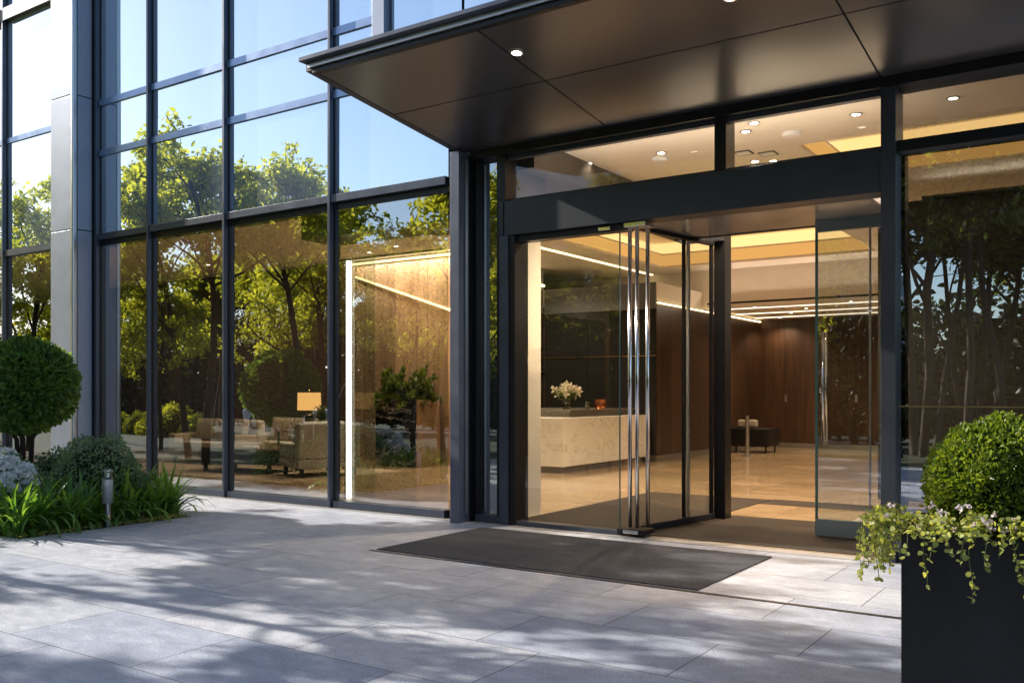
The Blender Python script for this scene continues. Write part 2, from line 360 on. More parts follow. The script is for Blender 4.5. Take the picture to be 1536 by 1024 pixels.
# ------------------------------------------------------------------ trees
def make_tree(seed, H, spread, nl, leaf, base_h=0.3, multi=1, lean=0.1, tr=1.0):
    """returns (bark bmesh, leaf verts, leaf faces)"""
    rs = random.Random(seed); bm = bmesh.new(); tips = []
    def branch(p, d, ln, r, lvl):
        pts = [p]; rad = [r]; n = 5
        for i in range(n):
            d = (d+Vector((rs.uniform(-1, 1), rs.uniform(-1, 1), rs.uniform(-0.5, 0.9)))*0.16).normalized()
            p = p+d*ln/n; pts.append(p); rad.append(r*(1-0.6*(i+1)/n))
            if lvl >= 2 and i > 0: tips.append((p.copy(), d.copy(), lvl))
        polytube(bm, pts, rad, 7 if lvl < 2 else 4)
        tips.append((p.copy(), d.copy(), lvl))
        if lvl < 3:
            k = (7, 5, 4)[lvl] if lvl else 11
            for j in range(k):
                t = rs.uniform(0.25 if lvl else base_h, 1.0); q = pts[min(int(t*n), n)]
                q = pts[min(int(t*n), n-1)].lerp(pts[min(int(t*n)+1, n)], t*n-int(t*n))
                az = rs.uniform(0, 2*PI)
                el = rs.uniform(0.15, 0.9) if lvl == 0 else rs.uniform(-0.2, 0.8)
                dd = (Vector((math.cos(az)*math.cos(el), math.sin(az)*math.cos(el), math.sin(el)))+d*0.35).normalized()
                l2 = (spread*(1.15-0.6*t) if lvl == 0 else ln*rs.uniform(0.4, 0.62))
                branch(q, dd, l2, max(0.008, r*(1-0.6*t)*0.5), lvl+1)
    for k in range(multi):
        a = 2*PI*k/max(multi, 1)+rs.random(); off = 0.22 if multi > 1 else 0
        branch(Vector((math.cos(a)*off, math.sin(a)*off, 0)), Vector((rs.uniform(-lean, lean)+math.cos(a)*off*0.7, rs.uniform(-lean, lean)+math.sin(a)*off*0.7, 1)).normalized(), H*rs.uniform(0.78, 0.95), tr*0.085*H/6/(multi**0.4), 0)
    T = [t for t in tips if t[2] >= 2]
    P = np.array([t[0] for t in T]); D = np.array([t[1] for t in T])
    idx = np.random.randint(0, len(T), nl)
    c = P[idx]+np.random.normal(size=(nl, 3))*np.array([0.085, 0.085, 0.07])*H/7
    dr = D[idx]*0.6+unit(nl)*0.9+np.array([0, 0, -0.25])
    v, f = leaves(c, dr, leaf, leaf*0.55, 0.2)
    return bm, v, f
def tree_proto(name, label, seed, H, spread, nl, leaf, mat, group, **kw):
    bm, v, f = make_tree(seed, H, spread, nl, leaf, **kw)
    t = thing(name, label, 'tree', (0, 0, 0), 0, group)
    obj('trunk', bm, 'bark', t, smooth=True); nobj('crown', v, f, mat, t); return t
def put(proto, used, x, y, rz, s, label=None, z=0.0):
    o = proto if not used else copy_tree(proto)
    o.location = (x, y, z); o.rotation_euler = (0, 0, rz); o.scale = (s, s, s)
    if label: o['label'] = label
    return o

# ================================================================== SETTING
YF = 8.7
bm = B((-12.2, -9.5, -2.5, 5.0, -0.30, 0.0), (-9.5, 30, -2.5, 8.55, -0.30, 0.0), (-60, -9.5, 7.1, 8.55, -0.30, 0.0))
# left slab areas kept as three sheets around the bed; merge into one paving object
tag(obj('pavement', bm, 'paving'), 'grey stone slab pavement with sunlit streaks', 'pavement', kind='structure')
tag(obj('soil_bed', B((-60, -9.5, 5.0, 7.1, -0.3, -0.012)), 'soil'), 'dark soil of the planting bed', 'soil', kind='structure')
tag(obj('ground', B((-900, 900, -900, 900, -0.5, -0.33)), 'grass'), 'green ground', 'ground', kind='structure')
tag(obj('road', B((-200, 200, -14, -9.5, -0.32, -0.12)), 'asphalt'), 'asphalt road', 'road', kind='structure')
tag(obj('lawn', B((-200, 200, -9.5, -2.502, -0.32, -0.03), (-200, -12.202, -2.502, 5.0, -0.32, -0.03)), 'grass'), 'lawn strip', 'lawn', kind='structure')
tag(obj('floor', B((-30, 8, 8.75, 25.0, -0.3, 0.012)), 'floor'), 'polished beige stone lobby floor', 'floor', kind='structure')
tag(obj('threshold', B((-30, 8, 8.551, 8.749, -0.3, 0.006)), m_plain('threshold_stone', (0.50, 0.47, 0.44), 0.25)), 'pale polished threshold strip', 'threshold', kind='structure')

# far wall, side walls of the lobby
def struct(name, bm, mat, bevel=0, label=None):
    o = obj(name, bm, mat, bevel=bevel); o['kind'] = 'structure'
    if label: o['label'] = label
    return o
struct('wall_back', B((-30, 8, 25.0, 25.3, -0.1, 5.3)), 'wood', label='walnut panelled back wall of the lobby')
struct('skirting', B((-8.59, 8, 24.96, 24.998, 0.012, 0.14)), 'steel')
struct('wall_right', B((8.0, 8.3, 8.9, 25.0, -0.1, 5.3)), 'cream')
struct('wall_left', B((-30.3, -30, 8.9, 25.3, -0.1, 5.3)), 'wood')
# ceiling of the lobby with stepped trays
CZ = 4.42
def tray(x0, x1, y0, y1, tagname):
    t = thing('ceiling_cove', tagname, 'ceiling light', ((x0+x1)/2, (y0+y1)/2, CZ))
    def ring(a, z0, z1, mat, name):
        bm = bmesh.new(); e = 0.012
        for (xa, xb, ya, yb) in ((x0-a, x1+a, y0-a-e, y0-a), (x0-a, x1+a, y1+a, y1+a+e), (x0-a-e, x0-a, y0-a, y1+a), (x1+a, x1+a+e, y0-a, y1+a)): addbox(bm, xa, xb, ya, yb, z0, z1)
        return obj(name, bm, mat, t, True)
    ring(0.0, CZ+0.05, CZ+0.30, 'cove2', 'glow_face')  # recess face emits the glow itself; no strip is modelled
    bm = bmesh.new()   # ledge
    for (xa, xb, ya, yb) in ((x0-0.45, x1+0.45, y0-0.45, y0-0.012), (x0-0.45, x1+0.45, y1+0.012, y1+0.45), (x0-0.45, x0-0.012, y0-0.012, y1+0.012), (x1+0.012, x1+0.45, y0-0.012, y1+0.012)): addbox(bm, xa, xb, ya, yb, CZ+0.302, CZ+0.34)
    obj('ledge', bm, 'ceil', t, True)
    ring(0.45, CZ+0.342, CZ+0.66, 'cove', 'glow_face'); 
    obj('inset_panel', B((x0-0.45, x1+0.45, y0-0.45, y1+0.45, CZ+0.66, CZ+0.70)), 'ceil', t, True)
    return t
TA = (-9.2, -4.4, 13.4, 19.9); TB = (-3.3, 5.5, 10.9, 13.0)
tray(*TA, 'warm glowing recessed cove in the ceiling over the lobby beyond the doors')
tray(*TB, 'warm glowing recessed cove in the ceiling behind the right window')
bm = bmesh.new()
def slab_with_holes(bm, x0, x1, y0, y1, z0, z1, holes):
    xs = sorted(set([x0, x1]+[h[0] for h in holes]+[h[1] for h in holes])); ys = sorted(set([y0, y1]+[h[2] for h in holes]+[h[3] for h in holes]))
    for a, b in zip(xs, xs[1:]):
        for c, d in zip(ys, ys[1:]):
            mx, my = (a+b)/2, (c+d)/2
            if any(h[0] < mx < h[1] and h[2] < my < h[3] for h in holes): continue
            addbox(bm, a, b, c, d, z0, z1)
slab_with_holes(bm, -30, 8, 8.9, 20.9, CZ, CZ+0.05, [(TA[0]-0.0, TA[1]+0.0, TA[2], TA[3]), (TB[0], TB[1], TB[2], TB[3])])
bmesh.ops.remove_doubles(bm, verts=bm.verts, dist=0.0001)
struct('ceiling', bm, 'ceil', label='pale ceiling of the lobby')
struct('ceiling_drop', B((-30, 8, 20.9, 25.0, 3.52, CZ+0.1)), 'ceil', label='lowered rear part of the lobby ceiling')
struct('upper_slab', B((-30, 8, 8.95, 25.3, 5.3, 5.5)), 'ceil_dark')
# dark beam seen through the transom window
struct('ceiling_beam', B((-9.6, -5.75, 8.95, 12.0, 4.10, 4.419)), 'ceil_dark')

# wood / dark glass block between lounge and reception
w = thing('panelled_wall', 'light walnut wall behind the marble planter with a glowing light slot along its top', 'wall', (-20, 15, 0))
obj('wood_face', B((-26, -11.5, 15.0, 15.2, 0.012, CZ-0.03)), 'wood_light', w, True)
obj('light_slot', B((-14.6, -11.5, 14.90, 14.96, CZ-0.10, CZ-0.06)), 'led', w, True)
obj('dark_curtain', B((-26, -14.62, 14.93, 14.998, 0.012, CZ-0.03)), 'wood', w, True)
bm = bmesh.new(); tube(bm, (-14.3, 14.95, 4.06), (-11.5, 14.95, 3.15), 0.022, n=8)
obj('light_line', bm, 'led', w, True)
w = thing('reception_back_wall', 'dark glossy glass wall behind the reception desk', 'wall', (-11.5, 17.6, 0))
obj('glass_face', B((-11.7, -11.5, 15.2, 18.3, 0.012, 3.35)), 'dark_glass', w, True)
obj('upper_panel', B((-11.7, -11.5, 15.2, 18.3, 3.352, CZ-0.01)), m_plain('grey_panel', (0.22, 0.23, 0.25), 0.3), w, True)
obj('light_line', B((-11.498, -11.46, 14.98, 18.3, 3.98, 4.03)), 'led', w, True)
for zz in (1.98,): obj('shelf_edge', B((-11.498, -11.45, 15.2, 18.3, zz, zz+0.02)), 'brass', w, True)
w = thing('wood_block_wall', 'dark walnut panelled wall block beside the reception desk', 'wall', (-10, 21.5, 0))
obj('wood_face', B((-11.7, -8.6, 18.3, 24.999, 0.14, 3.50)), 'wood', w, True)
obj('skirting', B((-11.7, -8.585, 18.285, 24.99, 0.012, 0.138)), 'steel', w, True)
obj('light_line', B((-8.598, -8.56, 18.3, 24.9, 3.44, 3.47)), 'led', w, True)
for zz in (2.42,): obj('panel_joint', B((-8.7, -8.597, 18.297, 24.9, zz, zz+0.012)), 'black', w, True)
obj('upper_panel', B((-11.7, -8.6, 18.3, 20.898, 3.502, 3.90)), 'ceil', w, True)
for xa, xb in ((-11.45, -10.31), (-10.30, -9.46), (-9.45, -8.61)): obj('glass_panel', B((xa, xb, 18.27, 18.298, 0.15, 3.32)), 'dark_glass', w, True)
obj('shelf_edge', B((-11.45, -8.61, 18.25, 18.269, 2.30, 2.315)), 'brass', w, True)
obj('fascia_panel', B((-11.45, -8.61, 18.26, 18.298, 3.33, 3.90)), m_plain('fascia_grey', (0.10, 0.105, 0.115), 0.35), w, True)
tag(obj('light_line', B((-9.93, -9.87, 12.0, 20.8, CZ-0.02, CZ-0.002)), 'led'), 'warm light line in the ceiling running towards the reception desk', 'ceiling light')
w = thing('dark_partition', 'dark panelled partition behind the right window', 'wall', (1, 13.6, 0))
obj('panel', B((-3.0, 7.9, 13.6, 13.75, 0.012, 4.10)), m_plain('black_partition_paint', (0.012, 0.011, 0.010), 0.6), w, True)
obj('cap', B((-3.02, 7.92, 13.58, 13.77, 4.102, 4.13)), 'black', w, True)
# led lines in the ceilings
for i, (x0, x1, y, z, lb) in enumerate([(-8.5, 7, 21.3, 3.512, 'nearest thin light line in the lowered lobby ceiling'), (-8.5, 7, 22.8, 3.512, 'middle thin light line in the lowered lobby ceiling'), (-8.5, 7, 24.2, 3.512, 'farthest thin light line in the lowered lobby ceiling')]):
    tag(obj('light_line', B((x0, x1, y, y+0.035, z-0.012, z+0.006)), 'led_white'), lb, 'ceiling light', 'light lines in the lobby ceiling')
# cream pier just inside
obj_b = struct('ceiling_bulkhead', B((-9.6, -6.0, 8.96, 9.62, 3.62, 4.095)), 'ceil_dark')
struct('pier', B((-6.80, -6.04, 8.98, 9.55, 0.012, 3.615)), 'cream', label='cream plaster pier just inside the entrance')

# lobby mats
tag(obj('lobby_mat', B((-6.0, -4.2, 8.95, 12.6, 0.012, 0.020), (-4.2, -1.85, 8.78, 10.75, 0.012, 0.020)), 'mat_in'), 'brown mat on the lobby floor inside the doors', 'mat')
tag(obj('floor_band', B((-4.19, 6, 12.1, 12.7, 0.012, 0.016)), 'mat_in'), 'dark stone band', 'floor band', kind='structure')
tag(obj('entrance_mat', B((-6.02, -2.75, 6.58, 8.3, 0.0, 0.010)), 'mat', bevel=0.003), 'charcoal entrance mat set on the paving in front of the doors', 'mat')
tag(obj('drain_slot', B((-6.05, 2.5, 6.50, 6.55, 0.0, 0.004)), 'black'), 'thin black drain slot', 'drain', kind='structure')

# ================================================================== FACADE
F0 = YF-0.02
cw = thing('curtain_wall', 'tall glass curtain wall with slate mullions left of the entrance', 'glass wall', (-10.5, YF, 0))
def pane(x0, x1, z0, z1, mat, parent, y=YF, name='glass_pane'):
    tl = random.uniform(-0.003, 0.003); t2 = random.uniform(-0.003, 0.003)
    bm = quad((x0, y+tl, z0), (x1, y-tl, z0), (x1, y-tl+t2, z1), (x0, y+tl+t2, z1)); return obj(name, bm, mat, parent, True)
cols = [-14.02, -12.63, -10.83, -8.72, -6.80]
Z0, Z1, Z2, Z3 = 0.10, 4.03, 5.40, 6.22
def mull(x, parent, z0=0.0, z1=10.5, fw=0.045):
    obj('mullion', B((x-fw/2, x+fw/2, YF-0.09, YF-0.02, z0, z1)), 'frame_blue', parent, True, 0.004)
    obj('mullion_back', B((x-0.022, x+0.035, YF-0.018, YF+0.09, z0, z1)), 'black', parent, True)
for x in cols[:-1]: mull(x, cw)
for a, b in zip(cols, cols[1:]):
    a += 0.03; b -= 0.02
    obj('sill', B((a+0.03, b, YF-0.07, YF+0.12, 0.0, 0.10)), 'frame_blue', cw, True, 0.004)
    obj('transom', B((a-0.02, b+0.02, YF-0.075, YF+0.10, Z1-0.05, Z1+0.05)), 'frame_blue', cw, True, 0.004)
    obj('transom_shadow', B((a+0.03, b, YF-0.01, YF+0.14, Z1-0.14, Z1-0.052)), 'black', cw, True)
    obj('transom', B((a-0.02, b+0.02, YF-0.03, YF+0.05, Z2-0.05, Z2+0.05)), 'band', cw, True)
    obj('transom', B((a-0.02, b+0.02, YF-0.03, YF+0.05, Z3-0.05, Z3+0.05)), 'band', cw, True)
    pane(a-0.01, b+0.01, Z0, Z1-0.05, 'glass', cw)
    for z0, z1 in ((Z1+0.05, Z2-0.05), (Z2+0.05, Z3-0.05), (Z3+0.05, 10.5)): pane(a-0.01, b+0.01, z0, z1, 'spandrel', cw, name='upper_pane')
obj('backing', B((-14.6, -6.6, YF+0.17, YF+0.2, Z1+0.06, 10.5)), 'black', cw, True)
# far left bay
lb = thing('left_window_bay', 'narrow glazed bay left of the pale cladding pillar', 'glass wall', (-17, YF, 0))
for x in (-16.95, -20.2, -23.5): mull(x, lb)
for a, b in ((-16.90, -14.80), (-20.15, -17.0), (-23.45, -20.25)):
    obj('transom', B((a, b, YF-0.07, YF+0.1, 3.96, 4.07)), 'frame_blue', lb, True)
    obj('transom', B((a, b, YF-0.03, YF+0.05, 6.0, 6.09)), 'band', lb, True)
    obj('transom', B((a, b, YF-0.10, YF+0.1, 8.2, 8.42)), 'frame', lb, True)
    obj('sill', B((a, b, YF-0.07, YF+0.12, 0.0, 0.10)), 'frame_blue', lb, True)
    pane(a, b, 0.1, 3.96, 'glass', lb); pane(a, b, 4.07, 6.0, 'spandrel', lb, name='upper_pane'); pane(a, b, 6.09, 8.2, 'spandrel', lb, name='upper_pane'); pane(a, b, 8.42, 10.5, 'spandrel', lb, name='upper_pane')
# cladding pillar
cp = thing('cladding_pillar', 'pale blue grey clad pillar between the glazed bays', 'pillar', (-15, 8.5, 0))
for z0, z1 in ((0, 4.12), (4.135, 6.28), (6.295, 10.5)):
    obj('front_panel', B((-14.75, -14.18, 8.28, 8.34, z0, z1)), 'clad', cp, True, 0.004)
    obj('side_panel', B((-14.16, -14.10, 8.36, 8.60, z0, z1)), 'clad', cp, True, 0.004)
    obj('side_panel', B((-14.79, -14.755, 8.31, 8.90, z0, z1)), 'clad', cp, True, 0.004)
obj('corner_trim', B((-14.175, -14.095, 8.27, 8.355, 0, 10.5)), 'steel', cp, True, 0.02)
obj('core', B((-14.74, -14.17, 8.345, 8.95, 0, 10.5)), 'black', cp, True)
obj('recess_frame', B((-14.16, -14.08, 8.61, 8.90, 0, 10.5)), 'frame', cp, True)
# column at canopy corner
co = thing('corner_column', 'slate grey metal clad column at the left corner of the entrance canopy', 'column', (-6.7, 8.6, 0))
obj('cladding', B((-6.57, -6.435, 8.42, 8.62, 0, 4.28)), 'clad_dark', co, True, 0.006)
obj('side_recess', B((-6.66, -6.405, 8.622, 8.95, 0, 4.28)), 'black', co, True)
obj('trim', B((-6.430, -6.415, 8.52, 8.56, 0.1, 4.2)), 'steel', co, True)
# upper wall above canopy
uw = thing('upper_facade', 'pale blue spandrel panels above the entrance canopy', 'facade', (-2, YF, 4.4))
obj('pier_panel', B((-7.84, -7.64, YF-0.22, YF-0.03, 5.45, 5.86)), 'clad', uw, True, 0.004)
obj('pier_panel', B((-7.84, -7.64, YF-0.22, YF-0.03, 5.875, 6.75)), 'clad', uw, True, 0.004)
obj('pier_panel', B((-7.84, -7.64, YF-0.22, YF-0.03, 6.765, 10.5)), 'clad', uw, True, 0.004)
pane(-7.60, -6.52, 5.88, 10.5, 'spandrel', uw, YF-0.12, 'spandrel_panel')
xs = [-6.50, -4.6, -2.7, -0.8, 1.1, 3.0, 8.0]
obj('backing', B((-7.63, -6.5, YF-0.08, YF-0.05, 5.87, 10.5), (-6.49, 8, YF+0.0, YF+0.2, 4.45, 10.5)), 'black', uw, True)
for a, b in zip(xs, xs[1:]):
    pane(a+0.02, b-0.02, 4.5, 10.5, 'spandrel', uw, YF-0.12, 'spandrel_panel')

# canopy : soffit rises 0.105 per metre outwards
cn = thing('entrance_canopy', 'dark bronze metal canopy projecting over the entrance doors', 'canopy', (-2, 7.4, 4.3))
YB, YE = 8.58, 6.22
def soz(y): return 4.29+(8.58-y)*0.115
def slope_panel(x0, x1, y0, y1, mat, name, dz=0.0, th=0.03):
    bm = bmesh.new()
    P = [(x0, y0), (x1, y0), (x1, y1), (x0, y1)]
    lo = [bm.verts.new((x, y, soz(y)+dz)) for x, y in P]; hi = [bm.verts.new((x, y, soz(y)+dz+th)) for x, y in P]
    bm.faces.new(lo[::-1]); bm.faces.new(hi)
    for i in range(4): j = (i+1) % 4; bm.faces.new((lo[i], lo[j], hi[j], hi[i]))
    return obj(name, bm, mat, cn, True)
pj = [-6.48, -4.60, -1.87, 0.85, 3.6, 6.5]; yj = [YE+0.06, 7.35, YB]
for a, b in zip(pj, pj[1:]):
    for c, d in zip(yj, yj[1:]): slope_panel(a+0.008, b-0.008, c+0.008, d-0.008, 'soffit', 'soffit_panel')
slope_panel(-6.50, 6.5, YE+0.02, YB+0.02, 'black', 'soffit_backing', 0.035, 0.06)
bm = bmesh.new(); z = soz(YE)
addbox(bm, -6.60, 6.6, YE-0.10, YE+0.02, z+0.085, z+0.125)
obj('gutter_lip', bm, 'frame_blue', cn, True, 0.004)
obj('fascia', B((-6.55, 6.6, YE-0.03, YE+0.03, z+0.035, z+0.083)), 'steel', cn, True, 0.003)
obj('fascia', B((-6.52, 6.6, YE+0.0, YE+0.055, z-0.012, z+0.033)), 'black', cn, True, 0.003)
slope_panel(-6.60, -6.52, YE, YB, 'frame', 'side_trim', 0.02, 0.10)
bm = bmesh.new(); P = [(-6.6, YE+0.03), (6.6, YE+0.03), (6.6, YB), (-6.6, YB)]
lo = [bm.verts.new((x, y, soz(y)+0.125)) for x, y in P]; bm.faces.new(lo); obj('roof_sheet', bm, 'frame', cn, True)

# ---------------------------------------------------------------- entrance portal
ep = thing('entrance_portal', 'black metal entrance frame with deep header over the glass doors', 'door frame', (-4, YF, 0))
HB, HT, TT = 3.28, 3.67, 4.20
obj('header', B((-5.93, -1.80, 8.60, 8.86, HB, HT)), 'frame', ep, True, 0.004)
obj('header_end', B((-6.00, -5.945, 8.60, 8.86, HB-0.0, HT)), 'frame', ep, True, 0.004)
obj('head_trim', B((-6.4, 8, 8.58, 8.90, TT, 4.44)), 'black', ep, True)
obj('post', B((-6.00, -5.88, 8.60, 8.86, 0, HB-0.002)), 'frame_blue', ep, True, 0.004)
obj('post', B((-5.878, -5.80, 8.62, 8.90, 0, HB-0.002)), 'black', ep, True, 0.004)
obj('post', B((-6.03, -5.93, 8.62, 8.86, HT+0.002, TT-0.002)), 'black', ep, True)
obj('post', B((-1.87, -1.745, 8.58, 8.90, 0, TT-0.002)), 'frame', ep, True, 0.004)
obj('transom_post', B((-3.43, -3.31, 8.61, 8.85, HT+0.002, TT-0.002)), 'black', ep, True, 0.003)
for a, b in ((-5.93, -3.43), (-3.31, -1.87)):
    pane(a, b, HT, TT, 'glass_clear', ep, 8.73, 'transom_pane')
    obj('bead', B((a+0.001, b-0.001, 8.66, 8.72, HT+0.002, HT+0.03), (a+0.001, b-0.001, 8.66, 8.72, TT-0.05, TT-0.003)), 'frame', ep, True)
# sidelight
obj('sidelight_frame', B((-6.402, -6.37, 8.66, 8.84, 0.0, TT-0.002)), 'black', ep, True)
obj('sidelight_frame', B((-6.369, -6.02, 8.64, 8.84, 0.0, 0.09)), 'frame_blue', ep, True, 0.003)
obj('sidelight_frame', B((-6.06, -6.015, 8.64, 8.84, 0.091, TT-0.002)), 'black', ep, True)
pane(-6.369, -6.061, 0.09, TT, 'glass_side', ep, 8.72, 'sidelight_pane')
# vestibule soffit & inner posts
obj('vestibule_soffit', B((-4.45, -2.0, 8.862, 9.95, HB, HB+0.06)), m_metal('pale_soffit_metal', (0.60, 0.585, 0.57), 0.2, 0.6), ep, True)
obj('vestibule_fascia', B((-4.45, -2.0, 9.952, 9.99, HB-0.01, HB+0.14)), 'black', ep, True)
obj('vestibule_side', B((-4.50, -4.452, 8.862, 10.35, HB+0.002, HB+0.14), (-4.452, -4.0, 10.30, 10.35, HB+0.002, HB+0.14)), 'frame', ep, True)
obj('inner_post', B((-4.13, -3.99, 10.352, 10.55, 0.012, 3.46)), 'black', ep, True, 0.004)
obj('threshold_rail', B((-5.83, -4.50, 8.64, 8.78, 0.006, 0.055)), 'frame_blue', ep, True, 0.004)
# fixed glass panel left of door
fp = thing('fixed_door_panel', 'wide clear glass panel left of the chrome door pulls', 'glass panel', (-5.2, 8.74, 0))
pane(-5.82, -4.53, 0.06, HB-0.02, 'glass_clear', fp, 8.73)
obj('top_rail', B((-5.82, -4.40, 8.66, 8.80, HB-0.075, HB-0.004)), 'black', fp, True)
obj('glass_edge', B((-4.534, -4.524, 8.722, 8.738, 0.06, HB-0.08)), 'glass_edge', fp, True)
obj('closer', B((-4.72, -4.58, 8.60, 8.655, HB-0.065, HB-0.03)), 'chrome', fp, True, 0.004)
# folding leaf, perpendicular
A0 = Vector((-4.40, 8.84)); A1 = Vector((-4.13, 10.32)); dd = (A1-A0); ln = dd.length; ang = math.atan2(dd.y, dd.x)
fl = thing('open_glass_leaf', 'clear glass door leaf folded back into the entrance with chrome pull tubes', 'glass door', (A0.x, A0.y, 0), ang)
bm = quad((0.0, 0, 0.09), (ln, 0, 0.09), (ln, 0, HB-0.05), (0.0, 0, HB-0.05)); obj('glass', bm, 'glass_clear', fl)
obj('bottom_rail', B((-0.05, ln, -0.03, 0.03, 0.025, 0.088)), 'frame', fl, bevel=0.005)
obj('top_rail', B((-0.05, ln, -0.03, 0.03, HB-0.05, HB-0.004)), 'black', fl, bevel=0.004)
for u, r in ((ln*0.60, 0.014), (ln*0.66, 0.014)):
    obj('stile', B((u-r, u+r, -0.02, 0.02, 0.09, HB-0.052)), 'black' if u < ln*0.63 else 'steel', fl, bevel=0.004)
obj('stile', B((ln-0.05, ln-0.01, -0.018, 0.018, 0.09, HB-0.052)), 'black', fl)
ph = thing('pull_handle_set', 'three tall chrome pull tubes on steel brackets where the glass doors meet', 'door handle', (-4.35, 8.70, 0))
for i, (x, y) in enumerate(((-4.375, 8.66), (-4.295, 8.665), (-4.215, 8.75))):
    bm = bmesh.new(); tube(bm, (x, y, 0.10), (x, y, HB-0.06), 0.0215, n=20); obj('tube', bm, 'chrome', ph, True, smooth=True)
obj('floor_bracket', B((-4.50, -4.18, 8.60, 8.84, 0.03, 0.085)), 'black', ph, True, 0.006)
obj('bracket_plate', B((-4.42, -4.25, 8.592, 8.599, 0.04, 0.075)), 'chrome', ph, True, 0.003)
obj('head_bracket', B((-4.42, -4.17, 8.60, 8.80, HB-0.06, HB-0.012)), 'chrome', ph, True, 0.006)
# right sliding leaf
sl = thing('sliding_glass_door', 'greenish glass sliding door leaf with long steel pull at the right of the opening', 'glass door', (-2.2, 9.68, 0))
pane(-2.74, -2.0, 0.20, HB-0.12, 'glass_leaf', sl, 9.68)
obj('bottom_rail', B((-2.74, -2.0, 9.655, 9.705, 0.03, 0.20)), m_plain('frosted_rail', (0.34, 0.40, 0.40), 0.3), sl, True, 0.004)
obj('top_rail', B((-2.74, -2.0, 9.65, 9.71, HB-0.12, HB-0.003)), m_plain('frosted_head', (0.2, 0.25, 0.24), 0.3), sl, True)
obj('edge_seal', B((-2.752, -2.742, 9.668, 9.69, 0.03, HB-0.003)), 'glass_edge', sl, True)
obj('glass_edge', B((-2.74, -2.725, 9.667, 9.678, 0.2, HB-0.12)), 'glass_edge', sl, True)
for s in (-1, 1):
    bm = bmesh.new(); tube(bm, (-2.66, 9.68+s*0.06, 0.97), (-2.66, 9.68+s*0.06, 2.13), 0.013, n=12)
    pull = obj('pull_bar', bm, 'chrome', sl, True, smooth=True)
    bm = bmesh.new()
    for zz in (1.01, 2.09): tube(bm, (-2.66, 9.68+s*0.003, zz), (-2.66, 9.68+s*0.06, zz), 0.009, n=10)
    obj('standoff', bm, 'chrome', pull, True, smooth=True)
bm = bmesh.new(); tube(bm, (-2.26, 9.90, 0.05), (-2.26, 9.90, 3.2), 0.012, n=10); tube(bm, (-2.02, 9.90, 0.05), (-2.02, 9.90, 3.2), 0.012, n=10)
obj('slide_rod', bm, 'steel', sl, True)
# right fixed glazing
rg = thing('right_window_wall', 'large fixed window right of the entrance mirroring dark tree trunks', 'glass wall', (0, YF, 0))
for a, b in ((-1.744, 0.9), (0.99, 4.4), (4.49, 7.9)):
    pane(a, b, 0.1, 3.62, 'glass_right', rg); pane(a, b, 3.72, TT, 'glass', rg)
    obj('transom', B((a, b, 8.62, 8.84, 3.62, 3.72)), 'black', rg, True, 0.003)
    obj('sill', B((a, b, 8.64, 8.84, 0.0, 0.10)), 'frame', rg, True, 0.003)
    obj('jamb', B((a+0.001, a+0.05, 8.72, 8.86, 0.101, 3.618)), 'black', rg, True)
    obj('glass_line', B((a+0.001, b-0.001, 8.69, 8.698, 1.375, 1.387)), 'brass', rg, True)
for x in (0.945, 4.445): obj('mullion', B((x-0.045, x+0.045, 8.6, 8.86, 0, TT-0.002)), 'frame', rg, True)

# ================================================================== LIGHT FITTINGS
def point(name, parent, loc, power, colr=(1, 0.75, 0.50), size=0.04, spot=None):
    ld = bpy.data.lights.new(name, 'SPOT' if spot else 'POINT'); ld.energy = power; ld.color = colr; ld.shadow_soft_size = size
    if spot: ld.spot_size = R(spot); ld.spot_blend = 0.6
    o = bpy.data.objects.new(name, ld); C.objects.link(o); o.parent = parent; o.location = loc; return o
def downlight(x, y, z, label, group, power=60, tilt=0.0, r=0.045, bulb='bulb', spot=140):
    t = thing('downlight', label, 'ceiling light', (x, y, z), 0, group)
    bm = bmesh.new(); lathe(bm, [(r+0.022, 0.0), (r+0.020, -0.008), (r, -0.008), (r, 0.0)], 24); obj('trim_ring', bm, 'steel', t, smooth=False)
    bm = bmesh.new(); lathe(bm, [(0.0, -0.004), (r, -0.004)], 20); obj('lens', bm, bulb, t)
    if power: point('lamp', t, (0, 0, -0.03), power, size=0.03, spot=spot)
    t.rotation_euler = (tilt, 0, 0); return t
for (x, y, lbl) in ((-4.52, 6.75, 'round lit downlight in the canopy soffit above the door pulls'), (-2.55, 6.72, 'round lit downlight at the top edge of the picture in the canopy soffit')):
    downlight(x, y, soz(y)-0.003, lbl, 'canopy downlights', 60, -0.115)
dl = [(-5.77, 10.26), (-4.78, 10.3), (-6.13, 11.27), (-3.42, 9.72), (-3.61, 9.99), (-2.43, 10.02), (-3.98, 11.35), (-3.78, 11.45), (-1.5, 10.01),
      (-9.6, 15.0), (-10.6, 16.6), (-10.6, 14.0), (-3.4, 15.0), (-3.3, 17.2), (0.5, 15.5),
      (-15.8, 12.8), (-13.2, 14.2), (-12.2, 13.9), (-17.5, 13.5), (-11.6, 12.0), (-20, 12)]
for i, (x, y) in enumerate(dl):
    downlight(x, y, CZ-0.001, 'small round lit downlight in the high lobby ceiling', 'downlights in the high lobby ceiling', 300 if x > -11 else 120)
for (x, y) in ((-7.4, 21.1), (-5.2, 21.0), (-3.2, 21.0), (-6.5, 22.1), (-4.4, 22.2), (-2.4, 22.1), (-7.2, 23.2), (-5.0, 23.4), (-2.9, 23.2), (-0.5, 22.0), (-0.9, 21.1), (-7.9, 24.5)):
    downlight(x, y, 3.519, 'small round lit downlight in the lowered rear ceiling', 'downlights in the lowered rear ceiling', 75)
